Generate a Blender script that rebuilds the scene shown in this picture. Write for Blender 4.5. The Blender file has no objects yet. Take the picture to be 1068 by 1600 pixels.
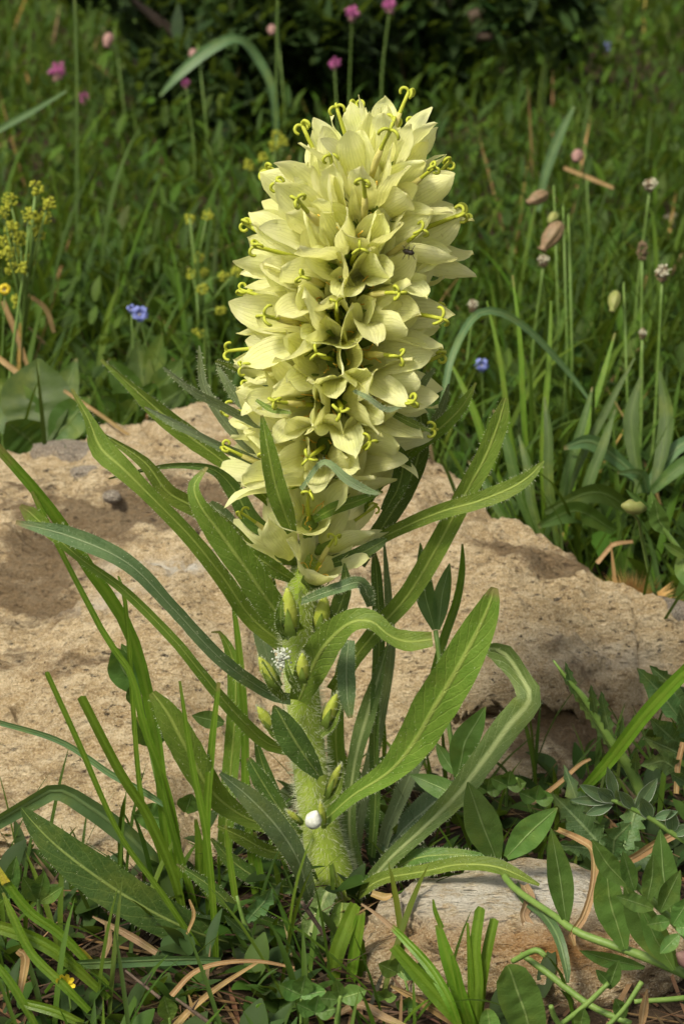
import bpy, bmesh, math, random
import numpy as np
from mathutils import Vector, Matrix, noise, Quaternion

random.seed(7); rng = np.random.default_rng(11)
R = math.radians
scene = bpy.context.scene
COL = scene.collection

# ------------------------------------------------------------------ camera, sky, sun, exposure
CAM = Vector((0.0, -0.83, 0.42)); PITCH = R(17.0); VFOV = R(26.0)
cd = bpy.data.cameras.new("camera"); co = bpy.data.objects.new("camera", cd); COL.objects.link(co)
co.location = CAM; co.rotation_euler = (math.pi / 2 - PITCH, 0, 0)
cd.sensor_fit = 'VERTICAL'; cd.sensor_height = 36.0; cd.lens = 18.0 / math.tan(VFOV / 2)
cd.clip_start = 0.02; cd.clip_end = 500
cd.dof.use_dof = True; cd.dof.focus_distance = 0.845; cd.dof.aperture_fstop = 23.0
scene.camera = co

SUN_EL = R(52); SUN_AZ = R(-140)          # azimuth clockwise from +Y
w = bpy.data.worlds.new("World"); scene.world = w; w.use_nodes = True
nt = w.node_tree; nt.nodes.clear()
sky = nt.nodes.new('ShaderNodeTexSky'); sky.sky_type = 'NISHITA'; sky.sun_disc = False
sky.sun_elevation = SUN_EL; sky.sun_rotation = SUN_AZ; sky.air_density = 1.0; sky.dust_density = 4.0; sky.ozone_density = 0.6
hs = nt.nodes.new('ShaderNodeHueSaturation'); hs.inputs['Saturation'].default_value = 0.06   # thin overcast: whitened sky
bg = nt.nodes.new('ShaderNodeBackground'); bg.inputs[1].default_value = 0.05
wo = nt.nodes.new('ShaderNodeOutputWorld')
nt.links.new(sky.outputs[0], hs.inputs['Color']); nt.links.new(hs.outputs[0], bg.inputs[0]); nt.links.new(bg.outputs[0], wo.inputs[0])
sd = bpy.data.lights.new("sun", 'SUN'); so = bpy.data.objects.new("sun", sd); COL.objects.link(so)
sd.energy = 1.5; sd.angle = R(12); sd.color = (1.0, 0.90, 0.68)
sdir = Vector((math.sin(SUN_AZ) * math.cos(SUN_EL), math.cos(SUN_AZ) * math.cos(SUN_EL), math.sin(SUN_EL)))
so.rotation_euler = sdir.to_track_quat('Z', 'Y').to_euler()
so.location = sdir * 5
scene.view_settings.view_transform = 'Standard'; scene.view_settings.look = 'None'
scene.view_settings.exposure = 1.72; scene.view_settings.gamma = 1.0

# ------------------------------------------------------------------ photograph pixel -> point at its real depth
FPX = 800.0 / math.tan(VFOV / 2)
FW = Vector((0, math.cos(PITCH), -math.sin(PITCH))); UP = Vector((0, math.sin(PITCH), math.cos(PITCH)))
def ray(px, py): return FW + Vector((1, 0, 0)) * ((px - 534) / FPX) - UP * ((py - 800) / FPX)
def at(px, py, Y):                       # Y in mm behind the stem
    d = ray(px, py); return CAM + d * ((Y * 0.001 - CAM.y) / d.y)
def atz(px, py, z):
    d = ray(px, py); return CAM + d * ((z - CAM.z) / d.z)
def pxm(p): return (p - CAM).dot(FW) / FPX   # metres per photo pixel at p
def project(p):
    v = p - CAM; s = v.dot(FW); return 534 + v.x / s * FPX, 800 - v.dot(UP) / s * FPX

# ------------------------------------------------------------------ object helpers
def mk(name, V, F, mat, parent=None, uv=None, col=None, smooth=True, pinv=None):
    me = bpy.data.meshes.new(name)
    if isinstance(V, np.ndarray) and isinstance(F, np.ndarray):
        n, k = F.shape
        me.vertices.add(len(V)); me.vertices.foreach_set("co", V.astype(np.float32).ravel())
        me.loops.add(n * k); me.polygons.add(n)
        me.loops.foreach_set("vertex_index", F.astype(np.int32).ravel())
        me.polygons.foreach_set("loop_start", np.arange(0, n * k, k, dtype=np.int32))
        me.polygons.foreach_set("loop_total", np.full(n, k, dtype=np.int32))
        me.update(calc_edges=True); me.validate()
    else:
        me.from_pydata([tuple(v) for v in V], [], F); me.update()
    if uv is not None:
        l = me.uv_layers.new(name="UVMap"); idx = np.empty(len(me.loops), dtype=np.int32)
        me.loops.foreach_get("vertex_index", idx)
        l.data.foreach_set("uv", np.asarray(uv, dtype=np.float32)[idx].ravel())
    if col is not None:
        a = me.color_attributes.new("Col", 'FLOAT_COLOR', 'POINT')
        c = np.ones((len(me.vertices), 4), dtype=np.float32); c[:, :np.asarray(col).shape[1]] = col
        a.data.foreach_set("color", c.ravel())
    if smooth: me.polygons.foreach_set("use_smooth", np.ones(len(me.polygons), dtype=bool))
    if mat: me.materials.append(mat)
    return link(name, me, parent, pinv)
def link(name, me, parent=None, pinv=None):
    o = bpy.data.objects.new(name, me); COL.objects.link(o)
    if parent is not None:
        o.parent = parent
        if parent.parent is None: o.matrix_parent_inverse = Matrix.Translation(-parent.location)
    return o
def tag(o, label, cat, group=None, kind=None):
    o['label'] = label; o['category'] = cat
    if group: o['group'] = group
    if kind: o['kind'] = kind
    return o
def thing(name, loc, label, cat, group=None):
    o = bpy.data.objects.new(name, None); COL.objects.link(o); o.location = loc; o.empty_display_size = 0.01
    return tag(o, label, cat, group)

# ------------------------------------------------------------------ materials
class N:
    def __init__(s, name):
        s.m = bpy.data.materials.new(name); s.m.use_nodes = True; s.t = s.m.node_tree; s.t.nodes.clear()
        s.out = s.t.nodes.new('ShaderNodeOutputMaterial')
    def n(s, t, **k):
        x = s.t.nodes.new(t)
        for a, b in k.items(): setattr(x, a, b)
        return x
    def l(s, a, b): s.t.links.new(a, b)
    def mix(s, f, a, b, mode='MIX'):
        x = s.n('ShaderNodeMix', data_type='RGBA', blend_type=mode)
        for i, v in ((0, f), (6, a), (7, b)):
            if hasattr(v, 'is_linked'): s.l(v, x.inputs[i])
            else: x.inputs[i].default_value = v if i == 0 else (*v, 1)
        return x.outputs[2]
    def math(s, op, a, b=0.0, c=0.0):
        x = s.n('ShaderNodeMath', operation=op)
        for i, v in enumerate((a, b, c)):
            if hasattr(v, 'is_linked'): s.l(v, x.inputs[i])
            else: x.inputs[i].default_value = v
        return x.outputs[0]
    def noise(s, scale, vec=None, detail=4, rough=.55, dist=0):
        x = s.n('ShaderNodeTexNoise'); x.inputs['Scale'].default_value = scale; x.inputs['Detail'].default_value = detail
        x.inputs['Roughness'].default_value = rough; x.inputs['Distortion'].default_value = dist
        if vec is not None: s.l(vec, x.inputs['Vector'])
        return x.outputs['Fac']
    def ramp(s, f, a, b, lo=0.0, hi=1.0):
        x = s.n('ShaderNodeMapRange'); x.inputs[1].default_value = a; x.inputs[2].default_value = b
        x.inputs[3].default_value = lo; x.inputs[4].default_value = hi
        s.l(f, x.inputs[0]); return x.outputs[0]
    def bump(s, h, strength, dist):
        x = s.n('ShaderNodeBump'); x.inputs['Strength'].default_value = strength; x.inputs['Distance'].default_value = dist
        s.l(h, x.inputs['Height']); return x.outputs[0]
    def fin(s, color, rough=.5, spec=.3, trans=0.0, tcol=None, normal=None, sheen=0.0, sss=0.0):
        p = s.n('ShaderNodeBsdfPrincipled')
        if hasattr(color, 'is_linked'): s.l(color, p.inputs['Base Color'])
        else: p.inputs['Base Color'].default_value = (*color, 1)
        if hasattr(rough, 'is_linked'): s.l(rough, p.inputs['Roughness'])
        else: p.inputs['Roughness'].default_value = rough
        p.inputs['Specular IOR Level'].default_value = spec
        p.inputs['Sheen Weight'].default_value = sheen
        if normal is not None: s.l(normal, p.inputs['Normal'])
        o = p.outputs[0]
        if trans > 0:
            t = s.n('ShaderNodeBsdfTranslucent')
            if tcol is None: tcol = color
            if hasattr(tcol, 'is_linked'): s.l(tcol, t.inputs[0])
            else: t.inputs[0].default_value = (*tcol, 1)
            if normal is not None: s.l(normal, t.inputs['Normal'])
            mx = s.n('ShaderNodeMixShader'); mx.inputs[0].default_value = trans
            s.l(o, mx.inputs[1]); s.l(t.outputs[0], mx.inputs[2]); o = mx.outputs[0]
        s.l(o, s.out.inputs[0]); return s.m

def leaf_mat(name, c1, c2, rib, rib_w=.06, vein=.35, rough=.5, trans=.28, sheen=0.0, edge=None, speck=None):
    s = N(name); uv = s.n('ShaderNodeUVMap'); sep = s.n('ShaderNodeSeparateXYZ'); s.l(uv.outputs[0], sep.inputs[0])
    obj = s.n('ShaderNodeTexCoord').outputs['Object']; oi = s.n('ShaderNodeObjectInfo')
    d = s.math('ABSOLUTE', s.math('SUBTRACT', sep.outputs[0], .5))          # 0 rib .. .5 edge
    nz = s.noise(140, obj, 4); fine = s.noise(1500, obj, 3)
    c = s.mix(s.ramp(nz, .35, .65), c1, c2)
    rv = s.ramp(oi.outputs['Random'], 0, 1, .82, 1.18)
    hv = s.n('ShaderNodeHueSaturation'); s.l(c, hv.inputs['Color']); s.l(rv, hv.inputs['Value'])
    s.l(s.ramp(oi.outputs['Random'], 0, 1, .49, .512), hv.inputs['Hue']); c = hv.outputs[0]
    # side veins: slanted lines running from the rib towards the tip
    vc = s.math('SINE', s.math('MULTIPLY', s.math('ADD', s.math('SUBTRACT', sep.outputs[1], s.math('MULTIPLY', d, .28)), s.math('MULTIPLY', nz, .05)), 95.0))
    vm = s.math('MULTIPLY', s.ramp(vc, .8, 1.0), vein)
    ribm = s.ramp(d, rib_w, rib_w * .35)
    c = s.mix(s.math('MULTIPLY', vm, .5), c, rib)
    c = s.mix(s.math('MULTIPLY', ribm, .8), c, rib)
    c = s.mix(s.ramp(s.noise(38, obj, 5, .65), .52, .70, 0, .45), c, (.16, .19, .025))           # yellowing patches
    c = s.mix(s.math('MULTIPLY', s.ramp(s.math('ADD', sep.outputs[1], s.math('MULTIPLY', s.math('SUBTRACT', nz, .5), .16)), .955, 1.0), s.ramp(oi.outputs['Random'], .35, .6, 0, .75)), c, (.20, .14, .06))   # dried tips
    if edge: c = s.mix(s.ramp(d, .44, .485), c, edge)
    sp = s.ramp(s.noise(420, obj, 2), .70, .76)
    if speck: c = s.mix(s.math('MULTIPLY', sp, .7), c, speck)
    h = s.math('ADD', s.math('MULTIPLY', fine, .6), s.math('ADD', s.math('MULTIPLY', vm, -1.0), s.math('MULTIPLY', ribm, .8)))
    if vein > .15:                                                             # net of small veins, blistered between
        vo = s.n('ShaderNodeTexVoronoi', feature='DISTANCE_TO_EDGE'); vo.inputs['Scale'].default_value = 420; s.l(obj, vo.inputs['Vector'])
        net = s.ramp(vo.outputs['Distance'], .0, .22); h = s.math('ADD', h, s.math('MULTIPLY', net, .16))
        c = s.mix(s.math('MULTIPLY', s.ramp(vo.outputs['Distance'], .06, .0), .12), c, rib)
    nb = s.bump(h, .5, .0008)
    tc = s.mix(.5, c, (.30, .42, .03))
    return s.fin(c, rough, .35, trans, tc, nb, sheen)

M = {}
M['leaf'] = leaf_mat('hairy_leaf', (.085, .150, .012), (.120, .190, .020), (.30, .37, .08), .075, .35, .55, .30, .06, speck=(.22, .30, .06))
M['leaf_shaded'] = leaf_mat('hairy_leaf_shaded', (.045, .095, .014), (.068, .125, .020), (.24, .31, .08), .06, .3, .5, .18, .06, speck=(.20, .26, .08))  # shaded copy of the hairy leaf, the shade put into its colour
M['leaf_deep'] = leaf_mat('deep_green_leaf', (.030, .070, .010), (.045, .092, .015), (.24, .31, .08), .045, .3, .45, .18, .06, speck=(.18, .24, .06))
M['leaf_grey'] = leaf_mat('downy_leaf', (.11, .16, .065), (.15, .20, .09), (.22, .28, .13), .06, .25, .7, .22, .4)
M['leaf_blue'] = leaf_mat('leaf_underside', (.060, .105, .038), (.088, .135, .050), (.26, .32, .17), .05, .2, .5, .18, .08, speck=(.20, .25, .14))
M['leaf_pale'] = leaf_mat('pale_ribbed_leaf', (.085, .15, .035), (.12, .19, .05), (.34, .40, .17), .13, .3, .5, .28, .06)
M['far_leaf'] = leaf_mat('meadow_leaf', (.034, .070, .008), (.048, .090, .013), (.10, .15, .04), .05, .1, .5, .2)
M['smooth'] = leaf_mat('smooth_leaf', (.060, .130, .026), (.085, .160, .036), (.24, .33, .13), .035, .1, .42, .22)
M['smooth_light'] = leaf_mat('smooth_leaf_light', (.075, .15, .030), (.10, .19, .04), (.26, .35, .12), .035, .1, .42, .25)
M['vetch'] = leaf_mat('silver_edged_leaflet', (.055, .105, .045), (.075, .125, .055), (.16, .22, .10), .03, .1, .55, .2, .1, edge=(.38, .42, .34))
M['grass'] = leaf_mat('grass_blade', (.070, .140, .008), (.098, .180, .014), (.12, .20, .02), .20, 0, .40, .28)
M['grass_blue'] = leaf_mat('grass_blade_bluish', (.06, .115, .045), (.08, .145, .055), (.15, .22, .09), .12, 0, .42, .25)
M['thistle'] = leaf_mat('toothed_leaf', (.045, .095, .030), (.065, .125, .040), (.17, .24, .10), .05, .5, .5, .2)
M['straw'] = leaf_mat('dry_straw', (.22, .13, .055), (.32, .20, .09), (.36, .25, .13), .15, 0, .6, .15)
M['yellowed'] = leaf_mat('yellowed_blade', (.38, .28, .03), (.30, .26, .03), (.42, .33, .06), .15, 0, .5, .25)
M['dead'] = leaf_mat('dead_leaf', (.17, .105, .055), (.24, .16, .085), (.28, .2, .12), .1, .3, .7, .1)

def simple(name, c1, c2, sc=200, rough=.5, trans=0, spec=.3, bump=.3, bd=.0005, sheen=0):
    s = N(name); obj = s.n('ShaderNodeTexCoord').outputs['Object']; nz = s.noise(sc, obj, 4)
    c = s.mix(s.ramp(nz, .35, .65), c1, c2)
    return s.fin(c, rough, spec, trans, None, s.bump(s.noise(sc * 4, obj, 3), bump, bd), sheen)
M['stem'] = simple('hairy_stem', (.24, .34, .035), (.32, .41, .065), 120, .5, .12, sheen=.1)
M['greenstem'] = simple('green_stalk', (.09, .16, .03), (.13, .20, .045), 200)
M['hair'] = simple('plant_hair', (.55, .60, .38), (.68, .70, .50), 200, .6, .45, bump=0)
M['bud'] = simple('yellow_bud', (.34, .41, .05), (.46, .50, .09), 250, .5, .25)
M['style'] = simple('style_green', (.36, .42, .03), (.48, .50, .06), 500, .5, .15)
M['pollen'] = simple('pollen_yellow', (.66, .60, .16), (.80, .74, .28), 1500, .8, .1, bump=.8)
M['anther'] = simple('anther_orange', (.70, .42, .06), (.80, .55, .10), 500, .6)
M['foam'] = simple('spittle_foam', (.66, .70, .60), (.78, .80, .74), 900, .35, .5, .5, .3, .0005)
M['snail'] = simple('snail_shell', (.42, .44, .38), (.62, .63, .58), 700, .35)
M['insect'] = simple('insect_black', (.012, .010, .008), (.05, .035, .02), 900, .3)
M['calyx'] = simple('calyx_green', (.13, .20, .025), (.19, .27, .045), 300, .6, .2)
M['campion'] = simple('inflated_calyx', (.20, .15, .075), (.29, .19, .115), 300, .5, .3)
M['campion_green'] = simple('green_calyx', (.22, .26, .07), (.30, .30, .10), 300, .5, .3)
M['head'] = simple('plantain_head', (.10, .07, .04), (.20, .14, .08), 700, .8, 0, bump=1)
M['anth_white'] = simple('plantain_anthers', (.42, .40, .28), (.58, .55, .42), 800, .8)
M['pink'] = simple('pink_petal', (.40, .08, .26), (.52, .16, .36), 500, .6, .25)
M['blue'] = simple('blue_petal', (.15, .18, .48), (.22, .26, .58), 500, .6, .25)
M['bedstraw'] = simple('bedstraw_flower', (.32, .35, .025), (.44, .45, .05), 600, .7, .25)
M['yellow'] = simple('yellow_petal', (.60, .46, .02), (.70, .56, .05), 500, .5, .25)
M['twig'] = simple('dark_twig', (.05, .035, .025), (.10, .07, .05), 400, .8, bump=.8)
M['mauve'] = simple('mauve_calyx', (.24, .13, .12), (.32, .19, .16), 300, .6, .2)

def corolla_mat():
    s = N('corolla'); uv = s.n('ShaderNodeUVMap'); sep = s.n('ShaderNodeSeparateXYZ'); s.l(uv.outputs[0], sep.inputs[0])
    obj = s.n('ShaderNodeTexCoord').outputs['Object']; oi = s.n('ShaderNodeObjectInfo')
    d = s.math('ABSOLUTE', s.math('SUBTRACT', sep.outputs[0], .5))
    nz = s.noise(3.6, obj, 5); fine = s.noise(30, obj, 4, .65)
    c = s.mix(s.ramp(nz, .3, .7), (.83, .85, .38), (.93, .92, .57))
    c = s.mix(s.ramp(sep.outputs[1], .55, .05), c, (.70, .72, .20))           # the throat is greener
    c = s.mix(s.ramp(sep.outputs[1], .93, 1.0, 0, .35), c, (.80, .72, .44))     # buff lobe tips
    c = s.mix(s.ramp(d, .035, .010, 0, .30), c, (.48, .52, .16))               # rib of each lobe
    vn = s.math('SINE', s.math('ADD', s.math('MULTIPLY', d, 62.0), s.math('MULTIPLY', nz, 7.0)))
    vm = s.ramp(vn, .72, 1.0)
    c = s.mix(s.math('MULTIPLY', vm, .22), c, (.50, .55, .18))
    sp = s.ramp(s.noise(16, obj, 3), .70, .76)
    c = s.mix(s.math('MULTIPLY', sp, .5), c, (.36, .25, .09))
    hv = s.n('ShaderNodeHueSaturation'); s.l(c, hv.inputs['Color']); s.l(s.ramp(oi.outputs['Random'], 0, 1, .90, 1.06), hv.inputs['Value'])
    s.l(s.ramp(oi.outputs['Random'], 0, 1, .497, .508), hv.inputs['Hue']); c = hv.outputs[0]
    h = s.math('ADD', s.math('MULTIPLY', fine, .9), s.math('ADD', s.math('MULTIPLY', vm, .5), s.math('MULTIPLY', nz, 1.5)))
    nb = s.bump(h, .55, .0006)
    return s.fin(c, .5, .25, .50, s.mix(.5, c, (.90, .88, .30)), nb, .08)
M['corolla'] = corolla_mat()

def vcol_mat(name, rough=.6, trans=.25, spec=.12):
    s = N(name); a = s.n('ShaderNodeAttribute', attribute_name='Col'); obj = s.n('ShaderNodeTexCoord').outputs['Object']
    c = s.mix(s.ramp(s.noise(60, obj, 3), .3, .7, .0, .35), a.outputs['Color'], (.05, .09, .02))
    return s.fin(c, rough, spec, trans, s.mix(.5, c, (.25, .36, .03)))
M['meadow'] = vcol_mat('meadow_foliage')
def vcol_dry(name):
    s = N(name); a = s.n('ShaderNodeAttribute', attribute_name='Col'); return s.fin(a.outputs['Color'], .7, .2, .1)
M['litter'] = vcol_dry('litter')

def soil_mat():
    s = N('soil'); obj = s.n('ShaderNodeTexCoord').outputs['Object']
    a = s.noise(45, obj, 8, .7); b = s.noise(300, obj, 6, .7)
    c = s.mix(s.ramp(a, .35, .65), (.018, .012, .007), (.060, .040, .024)); c = s.mix(s.ramp(b, .58, .72), c, (.13, .09, .055))
    far = s.n('ShaderNodeSeparateXYZ'); s.l(obj, far.inputs[0])
    g = s.mix(s.noise(6, obj, 6), (.035, .065, .012), (.075, .11, .025))
    c = s.mix(s.ramp(far.outputs[1], 3.0, 4.5), c, g)
    return s.fin(c, .95, .15, 0, None, s.bump(s.math('ADD', a, s.math('MULTIPLY', b, .35)), .9, .006))
M['soil'] = soil_mat()

def rock_mat(name, base1, base2, light):
    s = N(name); obj = s.n('ShaderNodeTexCoord').outputs['Object']; a = s.n('ShaderNodeAttribute', attribute_name='Col')
    sp = s.n('ShaderNodeSeparateColor'); s.l(a.outputs['Color'], sp.inputs[0])
    mp = s.n('ShaderNodeMapping'); s.l(obj, mp.inputs[0]); mp.inputs['Scale'].default_value = (.55, 1.2, 1.2); mp.inputs['Rotation'].default_value = (0, 0, .25)
    big = s.noise(9, obj, 6, .6); mid = s.noise(95, mp.outputs[0], 9, .72); fine = s.noise(620, mp.outputs[0], 5, .75); grain = s.noise(1150, obj, 3, .7)
    c = s.mix(s.ramp(big, .35, .62), base1, base2)
    c = s.mix(s.ramp(mid, .45, .62), c, light)
    c = s.mix(s.ramp(fine, .53, .62, 0, .62), c, (.22, .14, .07))             # brown grains
    # dark specks and iron stains of the stone itself
    vz = s.noise(300, mp.outputs[0], 5, .65)
    c = s.mix(s.ramp(vz, .625, .655, 0, .9), c, (.045, .035, .025))
    c = s.mix(s.ramp(s.noise(28, mp.outputs[0], 7, .65), .58, .70, 0, .45), c, (.28, .18, .10))
    c = s.mix(s.ramp(grain, .53, .61, 0, .65), c, (.78, .68, .50)); c = s.mix(s.ramp(grain, .45, .37, 0, .55), c, (.16, .10, .05))
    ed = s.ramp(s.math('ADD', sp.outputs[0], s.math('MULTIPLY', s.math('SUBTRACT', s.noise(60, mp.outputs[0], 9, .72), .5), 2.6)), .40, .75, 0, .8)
    c = s.mix(ed, c, s.mix(s.ramp(fine, .4, .6), (.075, .048, .024), (.21, .14, .075)))   # earth and dead moss lodged in the hollows, plus painted shade of the undercut
    c = s.mix(s.math('MULTIPLY', sp.outputs[1], s.ramp(s.noise(120, obj, 6, .7), .36, .52)), c, (.66, .62, .54))
    c = s.mix(s.math('MULTIPLY', sp.outputs[2], s.ramp(s.noise(40, obj, 6), .3, .6, .3, 1.0)), c, (.36, .16, .035))
    h = s.math('ADD', s.math('MULTIPLY', mid, .8), s.math('ADD', s.math('ADD', s.math('MULTIPLY', fine, .55), s.math('MULTIPLY', grain, .22)), s.math('MULTIPLY', s.ramp(vz, .6, .72), -.6)))
    vo = s.n('ShaderNodeTexVoronoi'); vo.inputs['Scale'].default_value = 190; s.l(mp.outputs[0], vo.inputs['Vector'])
    pit = s.math('MULTIPLY', s.ramp(vo.outputs['Distance'], .32, .05), s.ramp(big, .42, .58)); h = s.math('SUBTRACT', h, s.math('MULTIPLY', pit, .55))
    c = s.mix(s.math('MULTIPLY', pit, .45), c, (.13, .085, .05))
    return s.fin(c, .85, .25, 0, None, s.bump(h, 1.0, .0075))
M['rock'] = rock_mat('limestone', (.46, .325, .165), (.58, .435, .245), (.76, .62, .40))
M['rock2'] = rock_mat('stained_stone', (.34, .235, .115), (.43, .315, .17), (.56, .47, .31))
M['greystone'] = rock_mat('grey_stone', (.20, .17, .14), (.28, .24, .20), (.36, .32, .27))

# ------------------------------------------------------------------ shapes
def catmull(P, n):
    """P: list of equal-length tuples -> n samples through them, chord-length parametrised."""
    P = [np.array(p, dtype=float) for p in P]
    if len(P) == 2: P = [P[0], (P[0] + P[1]) / 2, P[1]]
    Q = [2 * P[0] - P[1]] + P + [2 * P[-1] - P[-2]]
    L = [0.0]
    for a, b in zip(P[:-1], P[1:]): L.append(L[-1] + max(1e-6, np.linalg.norm((b - a)[:3])))
    out = []
    for i in range(n):
        t = L[-1] * i / (n - 1); k = min(len(P) - 2, max(0, int(np.searchsorted(L, t, side='right') - 1)))
        f = (t - L[k]) / (L[k + 1] - L[k]); a, b, c, d = Q[k:k + 4]
        out.append(.5 * (2 * b + (c - a) * f + (2 * a - 5 * b + 4 * c - d) * f * f + (3 * b - a - 3 * c + d) * f ** 3))
    return out

def hairs(name, items, parent, length=.0012, width=.00015):
    V, F = [], []
    for p, d in items:
        d = d.normalized(); s = d.cross((CAM - p).normalized() + Vector((random.uniform(-.3, .3),) * 3))
        if s.length < 1e-6: continue
        s = s.normalized() * width; k = len(V); l = length * random.uniform(.5, 1.25)
        V += [p - s * .5, p + s * .5, p + d * l]; F.append((k, k + 1, k + 2))
    o = mk(name, V, F, M['hair'], parent, smooth=False); o['kind'] = 'stuff'; return o

def leaf(name, parent, pts, mat, roll=0.0, fold=.25, wave=.08, n=26, m=9, hair=0, teeth=None, jag=.03, curl=0.0, seed=None, cut=False):
    """A blade along pts [(px, py, Y mm, width px)], base first, tip last, as a curved sheet with a keel."""
    rr = random.Random(seed if seed is not None else random.random())
    if teeth: n = max(n, teeth[0] * 4)
    C = catmull([(*at(p[0], p[1], p[2]), max(.4, p[3])) for p in pts], n)
    P = [Vector(c[:3]) for c in C]; W = [max(.3, c[3]) for c in C]
    rolls = roll if isinstance(roll, (tuple, list)) else (roll, roll)
    V, UV = [], []; items = []; ph = rr.uniform(0, 6.28); kw = rr.uniform(9, 17)
    rows = []
    for i in range(n):
        u = i / (n - 1)
        T = (P[min(n - 1, i + 1)] - P[max(0, i - 1)]).normalized()
        v = (CAM - P[i]).normalized(); S = T.cross(v)
        S = S.normalized() if S.length > 1e-5 else Vector((1, 0, 0)); Nn = S.cross(T).normalized()
        ri = u * (len(rolls) - 1); k = min(len(rolls) - 2, int(ri)); a = R(rolls[k] + (rolls[k + 1] - rolls[k]) * (ri - k))
        S2 = S * math.cos(a) + Nn * math.sin(a); N2 = Nn * math.cos(a) - S * math.sin(a)
        hw = .5 * W[i] * pxm(P[i]) / max(.4, math.cos(a))
        row = []
        for j in range(m):
            s = -1 + 2 * j / (m - 1)
            e = hw * (1 + jag * noise.noise(Vector((u * 60, s * 3, ph * 5))) * abs(s))
            if teeth:
                f = (u * teeth[0] + (.5 if s > 0 else 0)) % 1.0; e *= 1 - teeth[1] * abs(s) ** 2 * (f if u > .08 else 0)
            off = S2 * (e * s) + N2 * (hw * (fold * abs(s) ** 1.3 - fold * .5 + curl * (s * s)) + hw * wave * math.sin(u * kw + ph + (1.3 if s > 0 else 0)) * s * s * (1 if s > 0 else -1))
            off += N2 * (hw * .10 * noise.noise(Vector((u * 11, s * 1.6, ph))) + hw * .045 * noise.noise(Vector((u * 34, s * 5, ph + 9))))
            q = P[i] + off
            if cut and i == n - 1: q = q + T * (hw * rr.uniform(-.8, .5))
            row.append(len(V)); V.append(q); UV.append(((s + 1) / 2, u))
            if hair and 0.02 < u < .99:
                if j in (0, m - 1):
                    for _ in range(rr.randint(1, hair + 1)):
                        sg = -1 if j == 0 else 1
                        items.append((q + T * rr.uniform(-.5, .5) * (P[min(n - 1, i + 1)] - P[max(0, i - 1)]).length * .5, S2 * sg + N2 * rr.uniform(-.5, .6) + T * rr.uniform(-.5, .5)))
                elif rr.random() < .12 * hair:
                    items.append((q + T * rr.uniform(-.5, .5) * (P[min(n - 1, i + 1)] - P[max(0, i - 1)]).length * .5 + S2 * (hw * rr.uniform(-1, 1) / m), N2 * rr.choice((1, 1, -1)) + S2 * rr.uniform(-.6, .6) + T * rr.uniform(-.6, .6)))
        rows.append(row)
    F = [(rows[i][j], rows[i][j + 1], rows[i + 1][j + 1], rows[i + 1][j]) for i in range(n - 1) for j in range(m - 1)]
    o = mk(name, V, F, mat, parent, uv=UV)
    if items: hairs('leaf_hair', items, o, .0011, .00010)
    return o

def tube_vf(pts, rad, sides=8, ribs=0.0, nribs=5, cap=True, k0=0):
    V, F = [], []; n = len(pts); ref = None
    for i in range(n):
        T = (pts[min(n - 1, i + 1)] - pts[max(0, i - 1)]).normalized()
        if ref is None: ref = T.orthogonal().normalized()
        ref = (ref - T * ref.dot(T)).normalized(); B = T.cross(ref)
        for j in range(sides):
            a = 2 * math.pi * j / sides; r = rad[i] * (1 + ribs * math.cos(nribs * a))
            V.append(pts[i] + (ref * math.cos(a) + B * math.sin(a)) * r)
    for i in range(n - 1):
        for j in range(sides):
            F.append((k0 + i * sides + j, k0 + i * sides + (j + 1) % sides, k0 + (i + 1) * sides + (j + 1) % sides, k0 + (i + 1) * sides + j))
    if cap:
        F.append(tuple(k0 + j for j in range(sides))[::-1]); F.append(tuple(k0 + (n - 1) * sides + j for j in range(sides)))
    return V, F
def stalk(name, parent, pts, mat, n=14, sides=7, ribs=0, hair=0, hl=.001):
    """pts [(px, py, Y mm, width px)]"""
    C = catmull([(*at(p[0], p[1], p[2]), p[3]) for p in pts], n); P = [Vector(c[:3]) for c in C]
    rad = [max(.1, c[3]) * .5 * pxm(p) for c, p in zip(C, P)]
    V, F = tube_vf(P, rad, sides, ribs); o = mk(name, V, F, mat, parent)
    if hair:
        items = []
        for _ in range(hair):
            i = random.randrange(1, n - 1); j = random.randrange(sides); j2 = (j + 1) % sides; f_ = random.random(); a = V[i * sides + j].lerp(V[i * sides + j2], f_).lerp(V[(i + 1) * sides + j].lerp(V[(i + 1) * sides + j2], f_), random.random())
            items.append((a, (V[i * sides + j] - P[i]).normalized() + Vector([random.uniform(-.35, .35) for _ in range(3)])))
        hairs('stem_hair', items, o, hl)
    return o

def lathe(name, parent, base, tip, prof, mat, sides=12, ribs=0, nribs=5, seed=0):
    """prof [(t along base->tip, radius / length)]"""
    T = tip - base; L = T.length
    P = [base + T * t for t, _ in prof]; V, F = tube_vf(P, [max(1e-5, r * L) for _, r in prof], sides, ribs, nribs)
    for i, v in enumerate(V): V[i] = v + Vector((noise.noise(v * 900 + Vector((seed, 0, 0))), noise.noise(v * 900 + Vector((0, seed, 5))), 0)) * L * .02
    return mk(name, V, F, mat, parent)

# ================================================================== SETTING
def interp(x, tab):
    xs = [t[0] for t in tab]
    if x <= xs[0]: return tab[0][1]
    for (a, b), (c, d) in zip(tab[:-1], tab[1:]):
        if x <= c:
            f = (x - a) / (c - a); f = f * f * (3 - 2 * f); return b + (d - b) * f
    return tab[-1][1]
def sm(a, b, x):
    t = min(1, max(0, (x - a) / (b - a))); return t * t * (3 - 2 * t)

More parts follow.
